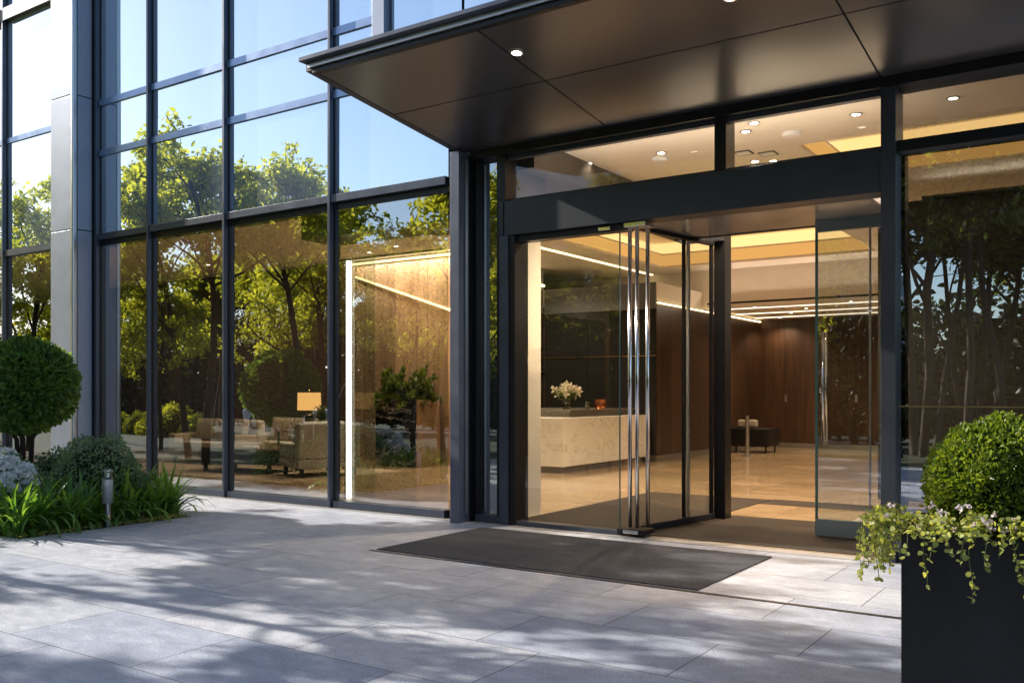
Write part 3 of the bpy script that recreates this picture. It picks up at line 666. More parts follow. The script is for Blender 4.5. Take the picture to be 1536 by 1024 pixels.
for (x, y, nm, lbl) in ((-4.9, 10.53, 'smoke_detector', 'round smoke detector on the ceiling behind the left transom window'), (-3.2, 10.33, 'smoke_detector', 'round smoke detector on the ceiling behind the right transom window')):
    bm = bmesh.new(); lathe(bm, [(0.0, -0.05), (0.09, -0.045), (0.11, -0.02), (0.11, 0.0)], 24, x, y, CZ); tag(obj(nm, bm, 'white'), lbl, 'smoke detector')

def area(name, parent, loc, rot, sx, sy, power, c=(1, 0.79, 0.63)):
    ld = bpy.data.lights.new(name, 'AREA'); ld.shape = 'RECTANGLE'; ld.size = sx; ld.size_y = sy; ld.energy = power; ld.color = c
    o = bpy.data.objects.new(name, ld); C.objects.link(o); o.parent = parent; o.location = Vector(loc)-ORG[parent.name]; o.rotation_euler = rot; return o
def uplight(name_label, x0, x1, y, z, rx, power):  # upward fill lamps, added to brighten the lobby ceiling
    t = thing('added_uplight', name_label, 'light', ((x0+x1)/2, y, z))
    obj('housing', B((x0, x1, y-0.05, y+0.05, z-0.04, z)), 'black', t, True)
    area('lamp', t, ((x0+x1)/2, y, z+0.012), (rx, 0, 0), x1-x0-0.1, 0.08, power); return t
uplight('added fill light on the inner side of the entrance header', -5.8, -1.95, 8.98, 3.60, PI-0.75, 45)
uplight('added fill light on top of the dark partition', -2.4, 7.5, 13.50, 4.16, PI+0.6, 22)
uplight('added fill light along the lowered ceiling edge', -8.4, 6.0, 20.7, 3.62, PI+0.8, 90)
ws = thing('wall_washer', 'slim ceiling washer lighting the walnut wall', 'light', (-13, 14.7, CZ-0.01)); obj('housing', B((-14.5, -11.6, 14.62, 14.72, CZ-0.03, CZ-0.005)), 'black', ws, True)
area('lamp', ws, (-13, 14.68, CZ-0.035), (0.25, 0, 0), 2.8, 0.06, 160)
for (x, y, lb) in ((-3.95, 10.86, 'left of two square air vents in the ceiling behind the right transom window'), (-3.71, 11.06, 'right of two square air vents in the ceiling behind the right transom window')):
    t = thing('air_vent', lb, 'vent', (x, y, CZ)); obj('frame', B((x-0.1, x+0.1, y-0.1, y+0.1, CZ-0.012, CZ-0.001)), 'ceil_dark', t, True)
    obj('slat', B(*[(x-0.085, x+0.085, y-0.08+k*0.04, y-0.06+k*0.04, CZ-0.018, CZ-0.013) for k in range(4)]), 'ceil', t, True)
# ================================================================== LOBBY FURNITURE
# reception desk
rd = thing('reception_desk', 'pale veined marble reception desk on a dark plinth', 'desk', (-9.3, 16.2, 0.012))
obj('marble_front', B((-9.95, -8.72, 14.55, 18.1, 0.135, 1.03)), 'marble', rd, True, 0.006)
obj('plinth', B((-9.85, -8.80, 14.65, 18.0, 0.012, 0.133)), 'grey_metal', rd, True)
bc = thing('back_counter', 'grey metal back counter with raised ledge behind the marble desk', 'counter', (-10.2, 17, 0.012))
obj('counter_body', B((-11.2, -9.96, 15.35, 18.2, 0.012, 1.13)), 'grey_metal', bc, True)
obj('counter_top', B((-11.2, -9.0, 15.30, 18.2, 1.132, 1.165)), 'grey_metal', bc, True, 0.003)
obj('ledge_front', B((-9.955, -9.05, 15.34, 18.1, 1.032, 1.13)), 'grey_metal', bc, True)
vs = thing('flower_vase', 'glass vase of white lilies on the reception counter', 'flowers', (-9.35, 15.75, 1.166))
bm = bmesh.new(); lathe(bm, [(0.0, 0.004), (0.07, 0.004), (0.09, 0.12), (0.10, 0.26)], 20); obj('vase', bm, 'vase', vs, smooth=True)
bm = bmesh.new(); P = []
for i in range(26):
    a = random.uniform(0, 2*PI); rr = random.uniform(0.0, 0.26); p = (rr*math.cos(a), rr*math.sin(a), random.uniform(0.36, 0.52)-rr*0.4); P.append(p)
    bm = bmesh.new(); polytube(bm, [(p[0]*0.1, p[1]*0.1, 0.02), (p[0]*0.3, p[1]*0.3, 0.26), p], 0.004, 4); obj('stem', bm, 'stem', vs)
for p_ in P:
    c = np.array(p_)+np.random.normal(size=(18, 3))*0.02; v, f = leaves(c, unit(18)+np.array([0, 0, 0.5]), 0.08, 0.038); nobj('bloom', v, f, 'petal_cream', vs)
c = np.random.normal(size=(260, 3))*np.array([0.09, 0.09, 0.05])+np.array([0, 0, 0.31]); v, f = leaves(c, unit(260)*[1, 1, 0.4]+np.array([0, 0, 0.3]), 0.11, 0.025); nobj('foliage', v, f, 'indoor', vs)
bm = bmesh.new(); lathe(bm, [(0, 0), (0.045, 0), (0.06, 0.16), (0.055, 0.16), (0.04, 0.01)], 20, -9.25, 16.4, 1.166); tag(obj('drinking_glass', bm, 'vase', smooth=True), 'small glass beside the lilies on the counter', 'glass')
bm = bmesh.new(); lathe(bm, [(0, 0), (0.10, 0), (0.14, 0.10), (0.11, 0.18), (0.14, 0.20)], 20, -9.25, 16.95, 1.166); tag(obj('copper_pot', bm, 'copper', smooth=True), 'small copper pot on the counter right of the lilies', 'pot')

# bench at far wall
bn = thing('black_bench', 'low black sofa bench against the far walnut wall', 'bench', (-7.6, 22.6, 0.012))
obj('seat', B((-8.45, -7.45, 22.2, 23.1, 0.17, 0.62)), 'black', bn, True, 0.03)
obj('cushion', B((-8.4, -7.9, 22.6, 22.8, 0.62, 0.82)), 'fabric', bn, True, 0.05)
for x in (-8.3, -7.55):
    for y in (22.3, 23.0): obj('leg', B((x-0.02, x+0.02, y-0.02, y+0.02, 0.012, 0.17)), 'black', bn, True)
bm = bmesh.new(); lathe(bm, [(0.13, 0), (0.13, 0.02), (0.045, 0.03), (0.045, 0.95), (0.0, 0.96)], 20, -7.55, 21.0, 0.012); tag(obj('pylon', bm, 'steel', smooth=False), 'slim brushed steel pylon in front of the black bench', 'post')
for (x, z) in ((-7.9, 1.35), (-6.95, 1.35), (-6.05, 1.35)):
    tag(obj('wall_plate', B((x-0.03, x+0.03, 24.97, 24.999, z-0.10, z+0.1)), 'steel'), 'small steel switch plate on the far walnut wall', 'switch plate', 'switch plates on the far wall')

# lounge: sofas
def sofa(name, label, cat, loc, rz, W, D, Hb, Hs, mat, nseat, arm=0.2, group=None):
    t = thing(name, label, cat, loc, rz, group)      # faces local -Y
    obj('base', B((-W/2, W/2, -D/2, D/2, 0.16, 0.32)), mat, t, bevel=0.02)
    obj('backrest', B((-W/2, W/2, D/2-0.22, D/2, 0.322, Hb)), mat, t, bevel=0.04)
    for s in (-1, 1):
        x0 = s*W/2; x1 = s*(W/2-arm); obj('armrest', B((min(x0, x1), max(x0, x1), -D/2, D/2-0.222, 0.322, Hs+0.16)), mat, t, bevel=0.03)
    w_ = (W-2*arm)/nseat
    for i in range(nseat):
        a = -W/2+arm+i*w_+0.01; b = a+w_-0.02
        obj('seat_cushion', B((a, b, -D/2, D/2-0.23, 0.325, Hs)), mat, t, bevel=0.035)
        bm = B((a+0.02, b-0.02, -0.08, 0.08, 0, Hb-Hs+0.02)); bmesh.ops.subdivide_edges(bm, edges=bm.edges, cuts=3, use_grid_fill=True)
        for v in bm.verts: v.co.y += 0.0; v.co.y *= 1+0.6*(1-abs((v.co.x-(a+b)/2)/((b-a)/2))**2)*(1-abs((v.co.z-(Hb-Hs)/2)/((Hb-Hs)/2))**2 if abs(v.co.z-(Hb-Hs)/2) < (Hb-Hs)/2 else 0)
        bmesh.ops.rotate(bm, verts=bm.verts, cent=(0, 0, 0), matrix=Matrix.Rotation(-0.2, 3, 'X')); bmesh.ops.translate(bm, verts=bm.verts, vec=(0, D/2-0.38, Hs+0.003))
        obj('back_cushion', bm, mat, t, bevel=0.02, smooth=True)
    for sx in (-1, 1):
        for sy in (-1, 1): obj('leg', B((sx*(W/2-0.1)-0.03, sx*(W/2-0.1)+0.03, sy*(D/2-0.1)-0.03, sy*(D/2-0.1)+0.03, 0, 0.16)), 'black', t)
    return t
sofa('sofa', 'long beige sofa at the left of the lounge', 'sofa', (-16.25, 12.75, 0.02), 0, 2.0, 0.95, 0.90, 0.45, 'fabric', 2)
sofa('sofa', 'beige sofa with square cushions between the long sofa and the table lamp', 'sofa', (-15.0, 13.65, 0.02), -0.12, 1.9, 0.9, 0.92, 0.45, 'fabric', 2)
sofa('armchair', 'grey upholstered armchair seen from behind beside the glass', 'armchair', (-12.23, 11.85, 0.02), math.atan2(1.08, 0.45)+PI, 1.17, 1.0, 0.95, 0.42, 'fabric_grey', 1, 0.16)
ct = thing('coffee_table', 'low dark coffee table with wooden top in front of the long sofa', 'coffee table', (-13.95, 11.75, 0.02), 0.1)
obj('tabletop', B((-0.95, 0.95, -0.5, 0.5, 0.42, 0.46)), 'wood_table', ct, bevel=0.006)
obj('apron', B((-0.90, 0.90, -0.45, 0.45, 0.16, 0.418)), 'black', ct)
for sx in (-1, 1):
    for sy in (-1, 1): obj('leg', B((sx*0.8-0.03, sx*0.8+0.03, sy*0.38-0.03, sy*0.38+0.03, 0, 0.16)), 'black', ct)
bk = thing('magazine', 'small open magazine on the coffee table', 'magazine', (-13.9, 11.7, 0.481), 0.3); obj('pages', B((-0.14, 0.14, -0.1, 0.1, 0, 0.008)), 'white', bk)
cs = thing('console_table', 'slim wooden console table under the table lamp', 'table', (-13.55, 12.9, 0.02), -0.1)
obj('tabletop', B((-0.85, 0.8, -0.22, 0.22, 0.70, 0.735)), 'wood_side', cs, bevel=0.004)
for sx in (-0.8, 0.75):
    for sy in (-1, 1): obj('leg', B((sx-0.018, sx+0.018, sy*0.19-0.018, sy*0.19+0.018, 0, 0.70)), 'black', cs)
lp = thing('table_lamp', 'table lamp with glowing orange drum shade and black base', 'lamp', (-13.62, 12.92, 0.756))
bm = bmesh.new(); lathe(bm, [(0.0, 0), (0.10, 0), (0.10, 0.02), (0.085, 0.03), (0.085, 0.30), (0.05, 0.32), (0.015, 0.33), (0.015, 0.42)], 24); obj('base', bm, 'black', lp, smooth=False)
bm = bmesh.new(); lathe(bm, [(0.235, 0.0), (0.225, 0.35)], 36, 0, 0, 0.40); obj('lamp_shade', bm, 'shade', lp, smooth=True)
bm = bmesh.new(); lathe(bm, [(0.0, 0), (0.008, 0), (0.008, 0.05), (0.016, 0.06), (0.0, 0.08)], 12, 0, 0, 0.74); obj('finial', bm, 'brass', lp)
point('bulb', lp, (0, 0, 0.58), 9, (1, 0.6, 0.3), 0.05)
pp = thing('potted_fern', 'green fern in a pale bowl beside the table lamp', 'potted plant', (-13.1, 12.85, 0.756))
bm = bmesh.new(); lathe(bm, [(0, 0), (0.10, 0), (0.19, 0.13), (0.20, 0.14), (0.17, 0.12), (0, 0.10)], 24); obj('bowl', bm, 'cream', pp, smooth=True)
V = []; Fc = []; off = 0
for i in range(46):
    a = random.uniform(0, 2*PI); el = random.uniform(0.35, 1.35); Ln = random.uniform(0.28, 0.50); d = np.array([math.cos(a)*math.cos(el), math.sin(a)*math.cos(el), math.sin(el)])
    k = 14; tt = np.linspace(0.15, 1, k); c = d*tt[:, None]*Ln+np.array([0, 0, 0.12])-np.array([0, 0, 1])*(tt[:, None]**2)*Ln*0.25
    side = np.cross(d, [0, 0, 1]); side /= np.linalg.norm(side)+1e-6
    for s in (-1, 1):
        v, f = leaves(c, side*s+d*0.5+np.random.normal(size=(k, 3))*0.1, 0.075, 0.018); V.append(v); Fc.append(f+off); off += len(v)
nobj('fronds', np.concatenate(V), np.concatenate(Fc), 'indoor', pp)
tag(obj('rug', B((-17.4, -11.6, 10.4, 13.4, 0.0125, 0.022)), 'rug'), 'beige rug under the lounge seating', 'rug')
# marble planter
mp = thing('marble_planter', 'tall black marble planter box with a wooden side', 'planter', (-12.4, 14.5, 0.012))
obj('marble_front', B((-12.95, -11.87, 14.12, 14.18, 0.012, 1.36)), 'black_marble', mp, True, 0.003)
obj('wood_side', B((-11.868, -11.84, 14.12, 14.85, 0.012, 1.36)), 'wood_side', mp, True, 0.003)
obj('box_body', B((-12.94, -11.87, 14.182, 14.85, 0.02, 1.30)), 'black', mp, True)
pl = thing('leafy_plants', 'bushy dark green plants growing out of the marble planter', 'plants', (-12.4, 14.5, 1.30))
V = []; Fc = []; off = 0; bm = bmesh.new()
for i in range(70):
    b0 = np.array([random.uniform(-0.5, 0.5), random.uniform(-0.3, 0.3), 0]); a = random.uniform(0, 2*PI); el = random.uniform(0.3, 1.4); Ln = random.uniform(0.35, 0.85)
    d = np.array([math.cos(a)*math.cos(el)*0.8, math.sin(a)*math.cos(el)*0.8-0.15, math.sin(el)]); k = 16; tt = np.linspace(0.2, 1, k)
    droop = 0.5 if el < 0.8 else 0.1; c = b0+d*tt[:, None]*Ln-np.array([0, 0, 1])*(tt[:, None]**2)*Ln*droop
    polytube(bm, [tuple(b0), tuple(c[5]), tuple(c[-1])], 0.005, 3)
    v, f = leaves(np.repeat(c, 3, 0), unit(3*k)*0.8+d, 0.11, 0.045); V.append(v); Fc.append(f+off); off += len(v)
nobj('leaves', np.concatenate(V), np.concatenate(Fc), 'indoor', pl); obj('stems', bm, 'stem', pl)
# glass partition with LED edge
gp = thing('glass_partition', 'tinted glass partition with a bright white light strip on its edge', 'partition', (-9.0, 9.5, 0.012))
obj('glass', quad((-9.16, 9.5, 0.02), (-8.72, 9.5, 0.02), (-8.72, 9.5, 3.38), (-9.16, 9.5, 3.38)), 'glass_dark', gp, True)
obj('light_strip', B((-9.215, -9.165, 9.44, 9.50, 0.02, 3.36)), 'led_edge', gp, True)
obj('frame', B((-9.235, -9.217, 9.43, 9.56, 0.012, 3.38)), 'black', gp, True)

# ================================================================== PLANTING BED
def ball_leaves(n, rx, ry, rz, ll, lw, seed=0, lump=0.06, zmin=-1.0, out=0.6, depth=0.12):
    u = unit(n); u = u[u[:, 2] > zmin]
    k = 1+lump*(np.sin(u[:, 0]*7+seed)*np.sin(u[:, 1]*6+seed*2)+0.6*np.sin(u[:, 2]*9+seed)*np.cos(u[:, 0]*8))
    k = k*(1-depth*np.random.rand(len(u))**2)
    k = k*np.where(np.random.rand(len(u)) < 0.02, np.random.uniform(1.02, 1.08, len(u)), 1.0)
    c = u*k[:, None]*np.array([rx, ry, rz]); d = u*out+unit(len(u))*0.8+np.array([0, 0, 0.25])
    return leaves(c, d, ll, lw)
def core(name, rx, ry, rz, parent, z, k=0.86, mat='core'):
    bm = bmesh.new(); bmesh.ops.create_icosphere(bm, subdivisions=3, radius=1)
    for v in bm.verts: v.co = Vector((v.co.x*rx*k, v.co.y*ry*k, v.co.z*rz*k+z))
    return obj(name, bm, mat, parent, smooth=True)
def topiary(name, label, loc, r, zc, n, mat, ll=0.035, base_r=0.03, legs=5):
    t = thing(name, label, 'topiary', loc)
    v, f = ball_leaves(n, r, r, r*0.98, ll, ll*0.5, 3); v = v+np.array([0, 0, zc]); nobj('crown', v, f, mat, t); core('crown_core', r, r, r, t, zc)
    bm = bmesh.new()
    for i in range(legs):
        a = 2*PI*i/legs+0.4; polytube(bm, [(0.05*math.cos(a), 0.05*math.sin(a), 0), (0.10*math.cos(a), 0.10*math.sin(a), zc-r*1.15), (0.30*math.cos(a), 0.3*math.sin(a), zc-r*0.6)], [base_r*1.3, base_r, base_r*0.6], 6)
    obj('trunk', bm, 'bark', t, smooth=True); return t
topiary('topiary_tree', 'large round clipped topiary shrub on short bare stems at the left edge', (-12.2, 6.50, -0.01), 0.61, 1.60, 11000, 'box_shade', 0.078)
def mound(name, label, loc, rx, ry, rz, n, ll, mat, cat='shrub', group=None, lump=0.07, k=0.88):
    t = thing(name, label, cat, loc, 0, group)
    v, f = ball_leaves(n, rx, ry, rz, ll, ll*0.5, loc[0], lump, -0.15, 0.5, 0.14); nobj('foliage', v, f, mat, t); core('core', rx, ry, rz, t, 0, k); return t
mound('mound_shrub', 'dense rounded dark green shrub behind the steel bollard', (-10.45, 6.45, 0.0), 0.74, 0.58, 0.97, 14000, 0.036, 'mound')
gc = [(-11.75, 6.0, 0.5, 0.74), (-12.55, 6.15, 0.5, 0.80), (-11.9, 6.75, 0.4, 0.72)]
for i, (x, y, r, h) in enumerate(gc):
    mound('ground_cover_shrub', 'low small leaved green shrub under the topiary ball', (x, y, 0), r, min(r, 0.5), h, 5500, 0.045, 'mound', 'shrub', 'low shrubs under the topiary', 0.1)
# white flowering shrub
hf = thing('white_flowering_shrub', 'white flowering shrub in front of the topiary at the left edge', 'flowers', (-10.72, 5.42, 0.05))
v, f = ball_leaves(5000, 0.42, 0.34, 0.74, 0.05, 0.028, 2, 0.08, -0.1); nobj('foliage', v, f, 'mound', hf); core('core', 0.42, 0.34, 0.74, hf, 0)
for i in range(46):
    while True:
        u = unit(1)[0]
        if u[2] > 0.25: break
    c0 = u*np.array([0.42, 0.34, 0.74])*1.02
    uu = unit(260); uu[:, 2] = np.abs(uu[:, 2])*0.7; c = c0+uu*random.uniform(0.06, 0.09); v, f = leaves(c, uu*0.5+unit(260), 0.040, 0.042, 0.05)
    nobj('bloom', v, f, 'petal', hf)
# strap-leaf clumps
def blades(n, hmin, hmax, w0):
    V = []; Fc = []; o = 0; seg = 6
    for i in range(n):
        a = random.uniform(0, 2*PI); lean = random.uniform(0.25, 1.25); Ln = random.uniform(hmin, hmax); b0 = np.array([random.gauss(0, 0.04), random.gauss(0, 0.04), 0])
        dh = np.array([math.cos(a), math.sin(a), 0]); side = np.array([-math.sin(a), math.cos(a), 0]); wd = w0*random.uniform(0.7, 1.2); curl = random.uniform(0.5, 1.7)
        p = b0.copy(); th = PI/2-lean*0.45
        for s in range(seg+1):
            t = s/seg; ww = wd*(1-t**2.2)*0.5+0.0008
            V += [p-side*ww, p+np.array([0, 0, -ww*0.3]), p+side*ww]
            if s < seg:
                q = o+s*3; Fc += [[q, q+1, q+4, q+3], [q+1, q+2, q+5, q+4]]
            th -= curl*(0.15+0.35*t)*lean; p = p+(dh*math.cos(th)+np.array([0, 0, math.sin(th)]))*Ln/seg
            if p[2] < 0.01: p[2] = 0.01
        o += (seg+1)*3
    return np.array(V), np.array(Fc)
protos = []
clumps = []
k = 0
yy = 5.12
while yy < 7.05:
    clumps.append((-9.80+random.uniform(-0.05, 0.05), yy)); clumps.append((-10.2+random.uniform(-0.06, 0.06), yy+0.13)); yy += 0.27
for x in (-10.15, -10.5, -10.9, -11.3): clumps.append((x, 5.12))
for i, (x, y) in enumerate(clumps):
    if i < 6:
        v, f = blades(44, 0.50, 0.82, 0.062); o = nobj('strap_leaf_clump', v, f, 'blade', smooth=True); protos.append(o)
    else:
        o = protos[i % 6].copy(); C.objects.link(o)
    o.location = (x, y, -0.012); o.rotation_euler = (0, 0, random.uniform(0, 6.28)); s = random.uniform(0.82, 1.05); o.scale = (s, s, s)
    tag(o, 'arching green strap leaved clump along the edge of the bed', 'plant', 'strap leaved clumps along the bed edge')
# small ground litter / low creeping plant at edge as stuff
c = np.stack([np.random.uniform(-10.3, -9.52, 2600), np.random.uniform(5.02, 7.08, 2600), np.random.uniform(-0.01, 0.025, 2600)], 1)
v, f = leaves(c, unit(2600)*[1, 1, 0.3]+[0, 0, 0.25], 0.035, 0.014); o = nobj('ground_cover', v, f, 'ivy'); tag(o, 'short creeping ground cover on the soil', 'ground cover', kind='stuff')
# bollard
bl = thing('bollard_light', 'brushed steel bollard light at the edge of the planting bed', 'bollard', (-9.53, 6.00, -0.012))
bm = bmesh.new(); lathe(bm, [(0.0, 0), (0.040, 0), (0.040, 0.28)], 32); obj('post', bm, m_metal('dark_steel', (0.22, 0.22, 0.23), 0.3, 1.0), bl, smooth=True)
bm = bmesh.new(); lathe(bm, [(0.040, 0.278), (0.058, 0.28), (0.058, 0.545)], 32); obj('sleeve', bm, m_metal('satin_aluminium', (0.55, 0.56, 0.60), 0.4, 0.55, 0.03), bl, smooth=True)
bm = bmesh.new(); lathe(bm, [(0.055, 0.547), (0.055, 0.635)], 32); obj('lens', bm, 'vase', bl, smooth=True)
bm = bmesh.new(); lathe(bm, [(0.058, 0.636), (0.058, 0.652), (0.0, 0.655)], 32); obj('cap', bm, 'steel', bl)
bm = bmesh.new(); lathe(bm, [(0.012, 0.547), (0.03, 0.60), (0.016, 0.635)], 20); obj('reflector', bm, 'chrome', bl, smooth=True)

# ================================================================== RIGHT PLANTER
PR = R(7)
px0, py0 = -0.83, 4.19
pb = thing('square_planter', 'tall matt black square planter box at the right edge', 'planter', (px0, py0, 0), PR)
W = 0.82; T = 0.025; PH = 0.90
bm = B((0, W, 0, T, 0, PH), (0, W, W-T, W, 0, PH), (0, T, T, W-T, 0, PH), (W-T, W, T, W-T, 0, PH)); obj('box', bm, 'planter', pb, bevel=0.003)
obj('soil', B((T, W-T, T, W-T, 0.1, PH-0.05)), 'soil', pb)
rot = Matrix.Rotation(PR, 3, 'Z')
def loc_p(x, y, z): p = rot @ Vector((x, y, z)); return (p.x+px0, p.y+py0, p.z)
bb = thing('box_ball', 'round clipped box ball growing in the black planter', 'topiary', loc_p(0.39, 0.42, PH-0.06))
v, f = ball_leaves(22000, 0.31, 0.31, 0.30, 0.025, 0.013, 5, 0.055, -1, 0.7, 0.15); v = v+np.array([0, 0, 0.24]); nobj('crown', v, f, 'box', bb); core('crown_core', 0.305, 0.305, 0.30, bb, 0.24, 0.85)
bm = bmesh.new(); tube(bm, (0, 0, -0.04), (0, 0, 0.1), 0.025); obj('trunk', bm, 'bark', bb)
# flowering underplanting
up = thing('flowering_creeper', 'pale green trailing creeper with lilac flowers spilling from the black planter', 'trailing plant', loc_p(0.1, 0.02, PH))
def round_leaves(cent, dirs, r):
    n = len(cent); d = dirs/np.linalg.norm(dirs, axis=1, keepdims=True); s = np.cross(d, unit(n)); s /= np.linalg.norm(s, axis=1, keepdims=True); rr = r*np.random.uniform(0.6, 1.25, (n, 1))
    k = 8; v = np.empty((n, k, 3))
    prof = [1.0, 1.05, 0.95, 0.85, 1.1, 0.85, 0.95, 1.05]
    nn = np.cross(d, s)
    for i in range(k):
        a = 2*PI*i/k; v[:, i] = cent+d*rr*(1+math.cos(a)*prof[i])+s*rr*math.sin(a)*prof[i]+nn*rr*0.25*abs(math.sin(a))
    return v.reshape(-1, 3), np.arange(n*k).reshape(n, k)
Cn = []; Dn = []; bms = bmesh.new(); Fl = []
def trail(x, y, length, out, dense=1.0, lift=0.06, sw=0.0):
    pts = []; z = PH-0.02; ox, oy = out; p = np.array([x, y, z]); n = int(length/0.022)+6
    ph = random.uniform(0, 6)
    for i in range(n):
        t = i/n
        if i < 5: p = p+np.array([ox*0.022, oy*0.022, lift*0.28*(1-i/4)])
        else: p = p+np.array([math.sin(i*0.5+ph)*0.004+sw*0.003, math.cos(i*0.43+ph)*0.002-0.0008, -0.021])
        pts.append(p.copy())
    W_ = [loc_p(*q) for q in pts]; o0 = Vector(ORG[up.name]); Wl = [tuple(Vector(q)-o0) for q in W_]
    polytube(bms, Wl, 0.0016, 4)
    for q in Wl[2:]:
        if random.random() < 0.9*dense:
            for _ in range(2): Cn.append(np.array(q)); Dn.append(np.array([random.gauss(0, 1), random.gauss(-0.3, 0.8), random.gauss(-0.1, 0.6)]))
for (x, ln_) in ((0.03, 0.10), (0.18, 0.07), (0.33, 0.12), (0.38, 0.08), (0.42, 0.16), (0.55, 0.10), (0.60, 0.13), (0.75, 0.16), (0.10, 0.24), (0.125, 0.10), (0.27, 0.28), (0.245, 0.12), (0.47, 0.22), (0.50, 0.30), (0.64, 0.25), (0.70, 0.35)): trail(x, 0.01, ln_, (0, -1), 0.72)
for i in range(46): trail(random.uniform(-0.02, 0.02), random.uniform(0.02, 0.6), random.uniform(0.02, 0.26), (random.uniform(-1.6, -0.4), random.uniform(-0.5, 0.2)), 0.9, 0.10)
for i in range(150): trail(random.uniform(0.02, 0.8), random.uniform(0.02, 0.12), 0.0, (random.uniform(-1, 1), random.uniform(-1.2, 0.3)), 1.0, random.uniform(0.02, 0.16))
obj('stems', bms, 'stem', up)
v, f = round_leaves(np.array(Cn), np.array(Dn), 0.0112); nobj('leaves', v, f, 'ivy', up)
Pf = []
for i in range(34):
    q = loc_p(random.uniform(-0.10, 0.72), random.uniform(-0.04, 0.12), PH+random.uniform(0.02, 0.13)); Pf.append(np.array(q)-np.array(ORG[up.name]))
c = np.repeat(np.array(Pf), 9, 0)+np.random.normal(size=(34*9, 3))*0.005; v, f = leaves(c, unit(len(c)), 0.015, 0.012); nobj('flowers', v, f, 'petal_lilac', up)

# ================================================================== TREES (their mirror image fills the glass)
G1 = 'young trees along the pavement'
T1 = tree_proto('leafy_tree', 'tall airy yellow green tree mirrored in the curtain wall', 11, 7.2, 2.9, 12500, 0.125, 'leaf', G1, base_h=0.28)
T2 = tree_proto('leafy_tree', 'tall airy yellow green tree mirrored in the curtain wall', 23, 6.2, 2.5, 11000, 0.12, 'leaf', G1, base_h=0.3)
T3 = tree_proto('leafy_tree', 'tall airy yellow green tree mirrored in the curtain wall', 37, 6.6, 2.6, 11000, 0.12, 'leaf', G1, base_h=0.3)
T4 = tree_proto('leafy_tree', 'tall airy yellow green tree mirrored in the curtain wall', 52, 7.0, 2.1, 6500, 0.13, 'leaf', G1, base_h=0.5)
G2 = 'dark woodland trees behind the pavement'
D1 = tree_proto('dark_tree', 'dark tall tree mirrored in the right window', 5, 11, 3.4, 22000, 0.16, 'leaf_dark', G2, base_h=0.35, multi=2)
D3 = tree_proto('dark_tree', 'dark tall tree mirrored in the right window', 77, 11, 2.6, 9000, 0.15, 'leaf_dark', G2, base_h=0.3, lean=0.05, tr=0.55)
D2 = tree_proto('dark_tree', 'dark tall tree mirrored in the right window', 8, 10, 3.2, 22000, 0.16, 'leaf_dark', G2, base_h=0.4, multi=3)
spots = [(T1, -18.0, 4.0, 0.3, 0.86), (T2, -14.3, 0.4, 1.1, 0.86), (T3, -16.6, 1.2, 2.0, 0.98), (T2, -21.0, 2.6, 3.3, 0.72), (T3, -23.5, 4.8, 4.0, 0.98),
         (T1, -12.4, -1.6, 2.2, 0.78), (T2, -19.2, -1.0, 5.0, 1.05), (T3, -25.5, 1.0, 0.8, 0.85), (T1, -22.0, -3.0, 1.0, 1.0), (T3, -16.5, -4.0, 3.0, 0.95), (T1, -28, 5.4, 2.6, 1.0), (T3, -8.9, -1.3, 1.2, 1.05), (T1, -8.3, -3.6, 4.2, 1.05), (T4, -13.8, 4.35, 0.4, 0.93), (T4, -11.0, 3.5, 2.9, 0.86), (T4, -15.6, 5.4, 4.4, 0.95), (T2, -6.8, -2.2, 2.9, 1.0), (T2, -10.5, -3.4, 2.9, 1.1)]
used = set()
for (p, x, y, rz, s) in spots:
    put(p, p.name in used, x, y, rz, s); used.add(p.name)
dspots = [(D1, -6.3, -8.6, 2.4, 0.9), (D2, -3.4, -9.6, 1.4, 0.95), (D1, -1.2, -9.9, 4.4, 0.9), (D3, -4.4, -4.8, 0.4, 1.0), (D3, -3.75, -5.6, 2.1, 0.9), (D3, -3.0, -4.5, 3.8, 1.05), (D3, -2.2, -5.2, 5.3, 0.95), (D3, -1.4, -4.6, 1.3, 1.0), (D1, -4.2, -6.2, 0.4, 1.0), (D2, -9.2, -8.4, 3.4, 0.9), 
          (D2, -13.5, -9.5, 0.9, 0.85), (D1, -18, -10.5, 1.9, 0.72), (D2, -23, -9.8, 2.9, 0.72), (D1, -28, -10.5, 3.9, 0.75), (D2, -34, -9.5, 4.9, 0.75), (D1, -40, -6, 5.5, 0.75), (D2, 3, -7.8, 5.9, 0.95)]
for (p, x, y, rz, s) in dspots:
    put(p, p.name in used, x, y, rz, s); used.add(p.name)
P0 = mound('border_shrub', 'low leafy shrub in the border across the pavement mirrored in the glass', (-8.0, -3.1, 0), 0.8, 0.6, 0.95, 5200, 0.075, 'leaf', 'shrub', 'low shrubs in the border across the pavement', 0.12)
for i in list(range(1, 3))+list(range(15, 26)):
    c_ = copy_tree(P0); c_.location = (-8.0-i*1.25+random.uniform(-0.2, 0.2), -3.1+random.uniform(-0.25, 0.25), -0.03); c_.rotation_euler = (0, 0, random.uniform(0, 6.28)); q = random.uniform(0.8, 1.15); c_.scale = (q, q, q*random.uniform(0.8, 1.1))
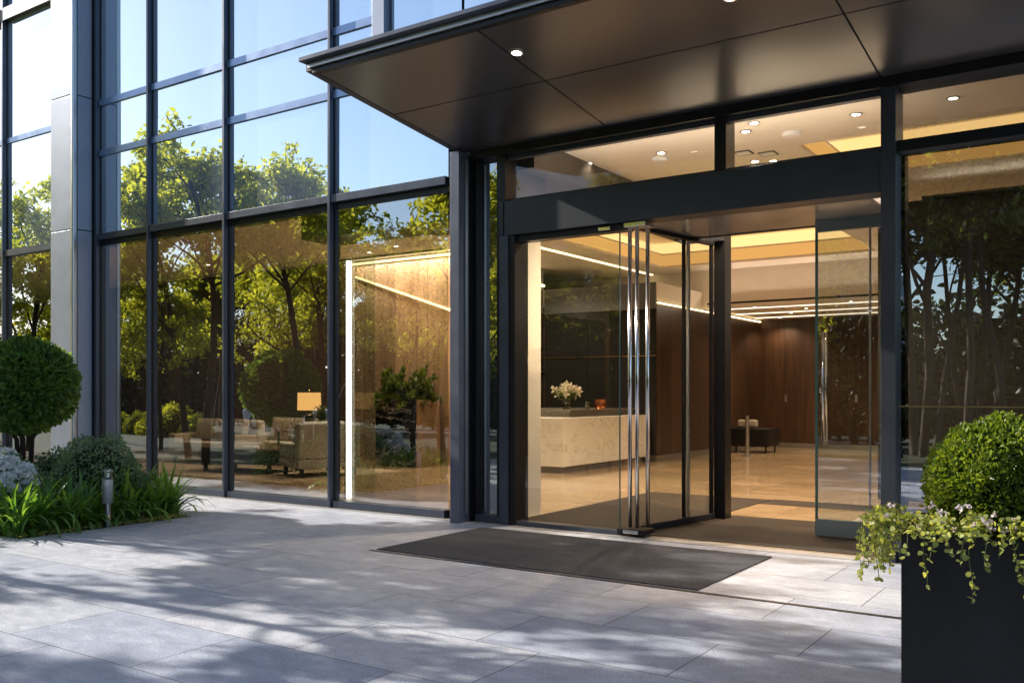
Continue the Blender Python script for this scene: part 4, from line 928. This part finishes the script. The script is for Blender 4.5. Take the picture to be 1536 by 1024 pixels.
# far hedge
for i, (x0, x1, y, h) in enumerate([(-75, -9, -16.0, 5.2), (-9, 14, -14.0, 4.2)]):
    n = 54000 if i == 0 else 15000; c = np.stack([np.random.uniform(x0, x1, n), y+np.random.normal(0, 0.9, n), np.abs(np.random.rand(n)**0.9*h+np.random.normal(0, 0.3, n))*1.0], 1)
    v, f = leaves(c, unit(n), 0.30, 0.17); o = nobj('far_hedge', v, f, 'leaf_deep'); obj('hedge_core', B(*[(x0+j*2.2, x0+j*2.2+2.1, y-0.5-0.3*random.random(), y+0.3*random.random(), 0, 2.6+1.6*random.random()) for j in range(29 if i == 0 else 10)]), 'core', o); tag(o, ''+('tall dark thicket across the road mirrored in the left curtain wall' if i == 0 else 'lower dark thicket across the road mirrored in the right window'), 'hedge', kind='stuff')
# far building
fb = thing('far_building', 'pale grey office block across the road mirrored in the glass', 'building', (-30, -45, 0))
obj('wall', B((-55, -14, -58, -45, 0, 10)), 'facade_far', fb, True)
for i in range(12):
    for j in range(3): obj('window', B((-53+i*3.2, -51+i*3.2, -44.99, -44.9, 1.2+j*3.1, 3.1+j*3.1)), 'carglass', fb, True)
# car
car = thing('parked_car', 'white car parked on the road mirrored in the glass', 'car', (-31.5, -11.3, -0.12), 0)
def prof_body(pts, y0, y1, mat, name, parent, bevel=0.05):
    bm = bmesh.new(); a = [bm.verts.new((x, y0, z)) for x, z in pts]; b = [bm.verts.new((x, y1, z)) for x, z in pts]
    bm.faces.new(a); bm.faces.new(b[::-1])
    for i in range(len(pts)): j = (i+1) % len(pts); bm.faces.new((a[j], a[i], b[i], b[j]))
    bmesh.ops.recalc_face_normals(bm, faces=bm.faces); return obj(name, bm, mat, parent, bevel=bevel)
prof_body([(-2.2, 0.3), (2.2, 0.3), (2.25, 0.7), (2.05, 0.85), (1.0, 0.95), (-1.9, 1.0), (-2.25, 0.9)], -0.9, 0.9, 'carpaint', 'body', car, 0.08)
prof_body([(-1.95, 0.99), (1.0, 0.94), (0.35, 1.38), (-1.2, 1.42)], -0.78, 0.78, 'carglass', 'windows', car, 0.05)
prof_body([(-1.25, 1.415), (0.38, 1.375), (0.25, 1.43), (-1.1, 1.47)], -0.74, 0.74, 'carpaint', 'roof', car, 0.02)
for x in (-1.4, 1.4):
    for s in (-1, 1):
        bm = bmesh.new(); tube(bm, (x, s*0.72, 0.33), (x, s*0.92, 0.33), 0.33, n=24); wl = obj('wheel', bm, 'rubber', car)
        bm = bmesh.new(); tube(bm, (x, s*0.921, 0.33), (x, s*0.93, 0.33), 0.2, n=16); obj('rim', bm, 'steel', wl)
for s in (-1, 1): obj('headlight', B((2.12, 2.27, s*0.7-0.15, s*0.7+0.15, 0.62, 0.75)), 'white', car, bevel=0.02)

# ================================================================== LIGHT, WORLD, CAMERA
SUN_EL = R(27.5); sv = Vector((-0.99, -0.145, 0)).normalized()
w = bpy.data.worlds.new("World"); sc.world = w; w.use_nodes = True; nt = w.node_tree; nt.nodes.clear()
sky = nt.nodes.new('ShaderNodeTexSky'); sky.sky_type = 'NISHITA'; sky.sun_disc = False; sky.sun_elevation = SUN_EL
sky.sun_rotation = math.atan2(sv.x, sv.y)      # 0 = +Y, clockwise
sky.air_density = 1.0; sky.dust_density = 1.0; sky.ozone_density = 2.6
bg = nt.nodes.new('ShaderNodeBackground'); bg.inputs[1].default_value = 0.195; o = nt.nodes.new('ShaderNodeOutputWorld'); L(nt, sky.outputs[0], bg.inputs[0]); L(nt, bg.outputs[0], o.inputs[0])
ld = bpy.data.lights.new('sun', 'SUN'); ld.energy = 8.0; ld.angle = R(0.55); ld.color = (1.0, 0.91, 0.80)
so = bpy.data.objects.new('sun', ld); C.objects.link(so)
sd = Vector((sv.x*math.cos(SUN_EL), sv.y*math.cos(SUN_EL), math.sin(SUN_EL))); so.rotation_euler = sd.to_track_quat('Z', 'Y').to_euler(); so.location = (-20, -5, 20)
cd = bpy.data.cameras.new('camera'); cam = bpy.data.objects.new('camera', cd); C.objects.link(cam)
cam.location = (0, 0, 1.5); cam.rotation_euler = (R(90), 0, R(34.1)); cd.sensor_width = 36; cd.lens = 36*1382/1536; cd.shift_y = 77/1536; cd.clip_start = 0.1; cd.clip_end = 3000
sc.camera = cam
sc.view_settings.view_transform = 'Standard'; sc.view_settings.look = 'None'; sc.view_settings.exposure = 0
sc.render.engine = 'CYCLES'; cy = sc.cycles
cy.use_denoising = True; cy.max_bounces = 8; cy.diffuse_bounces = 3; cy.glossy_bounces = 4; cy.transparent_max_bounces = 16; cy.transmission_bounces = 4
cy.sample_clamp_indirect = 6; cy.caustics_reflective = False; cy.caustics_refractive = False; cy.blur_glossy = 0.5
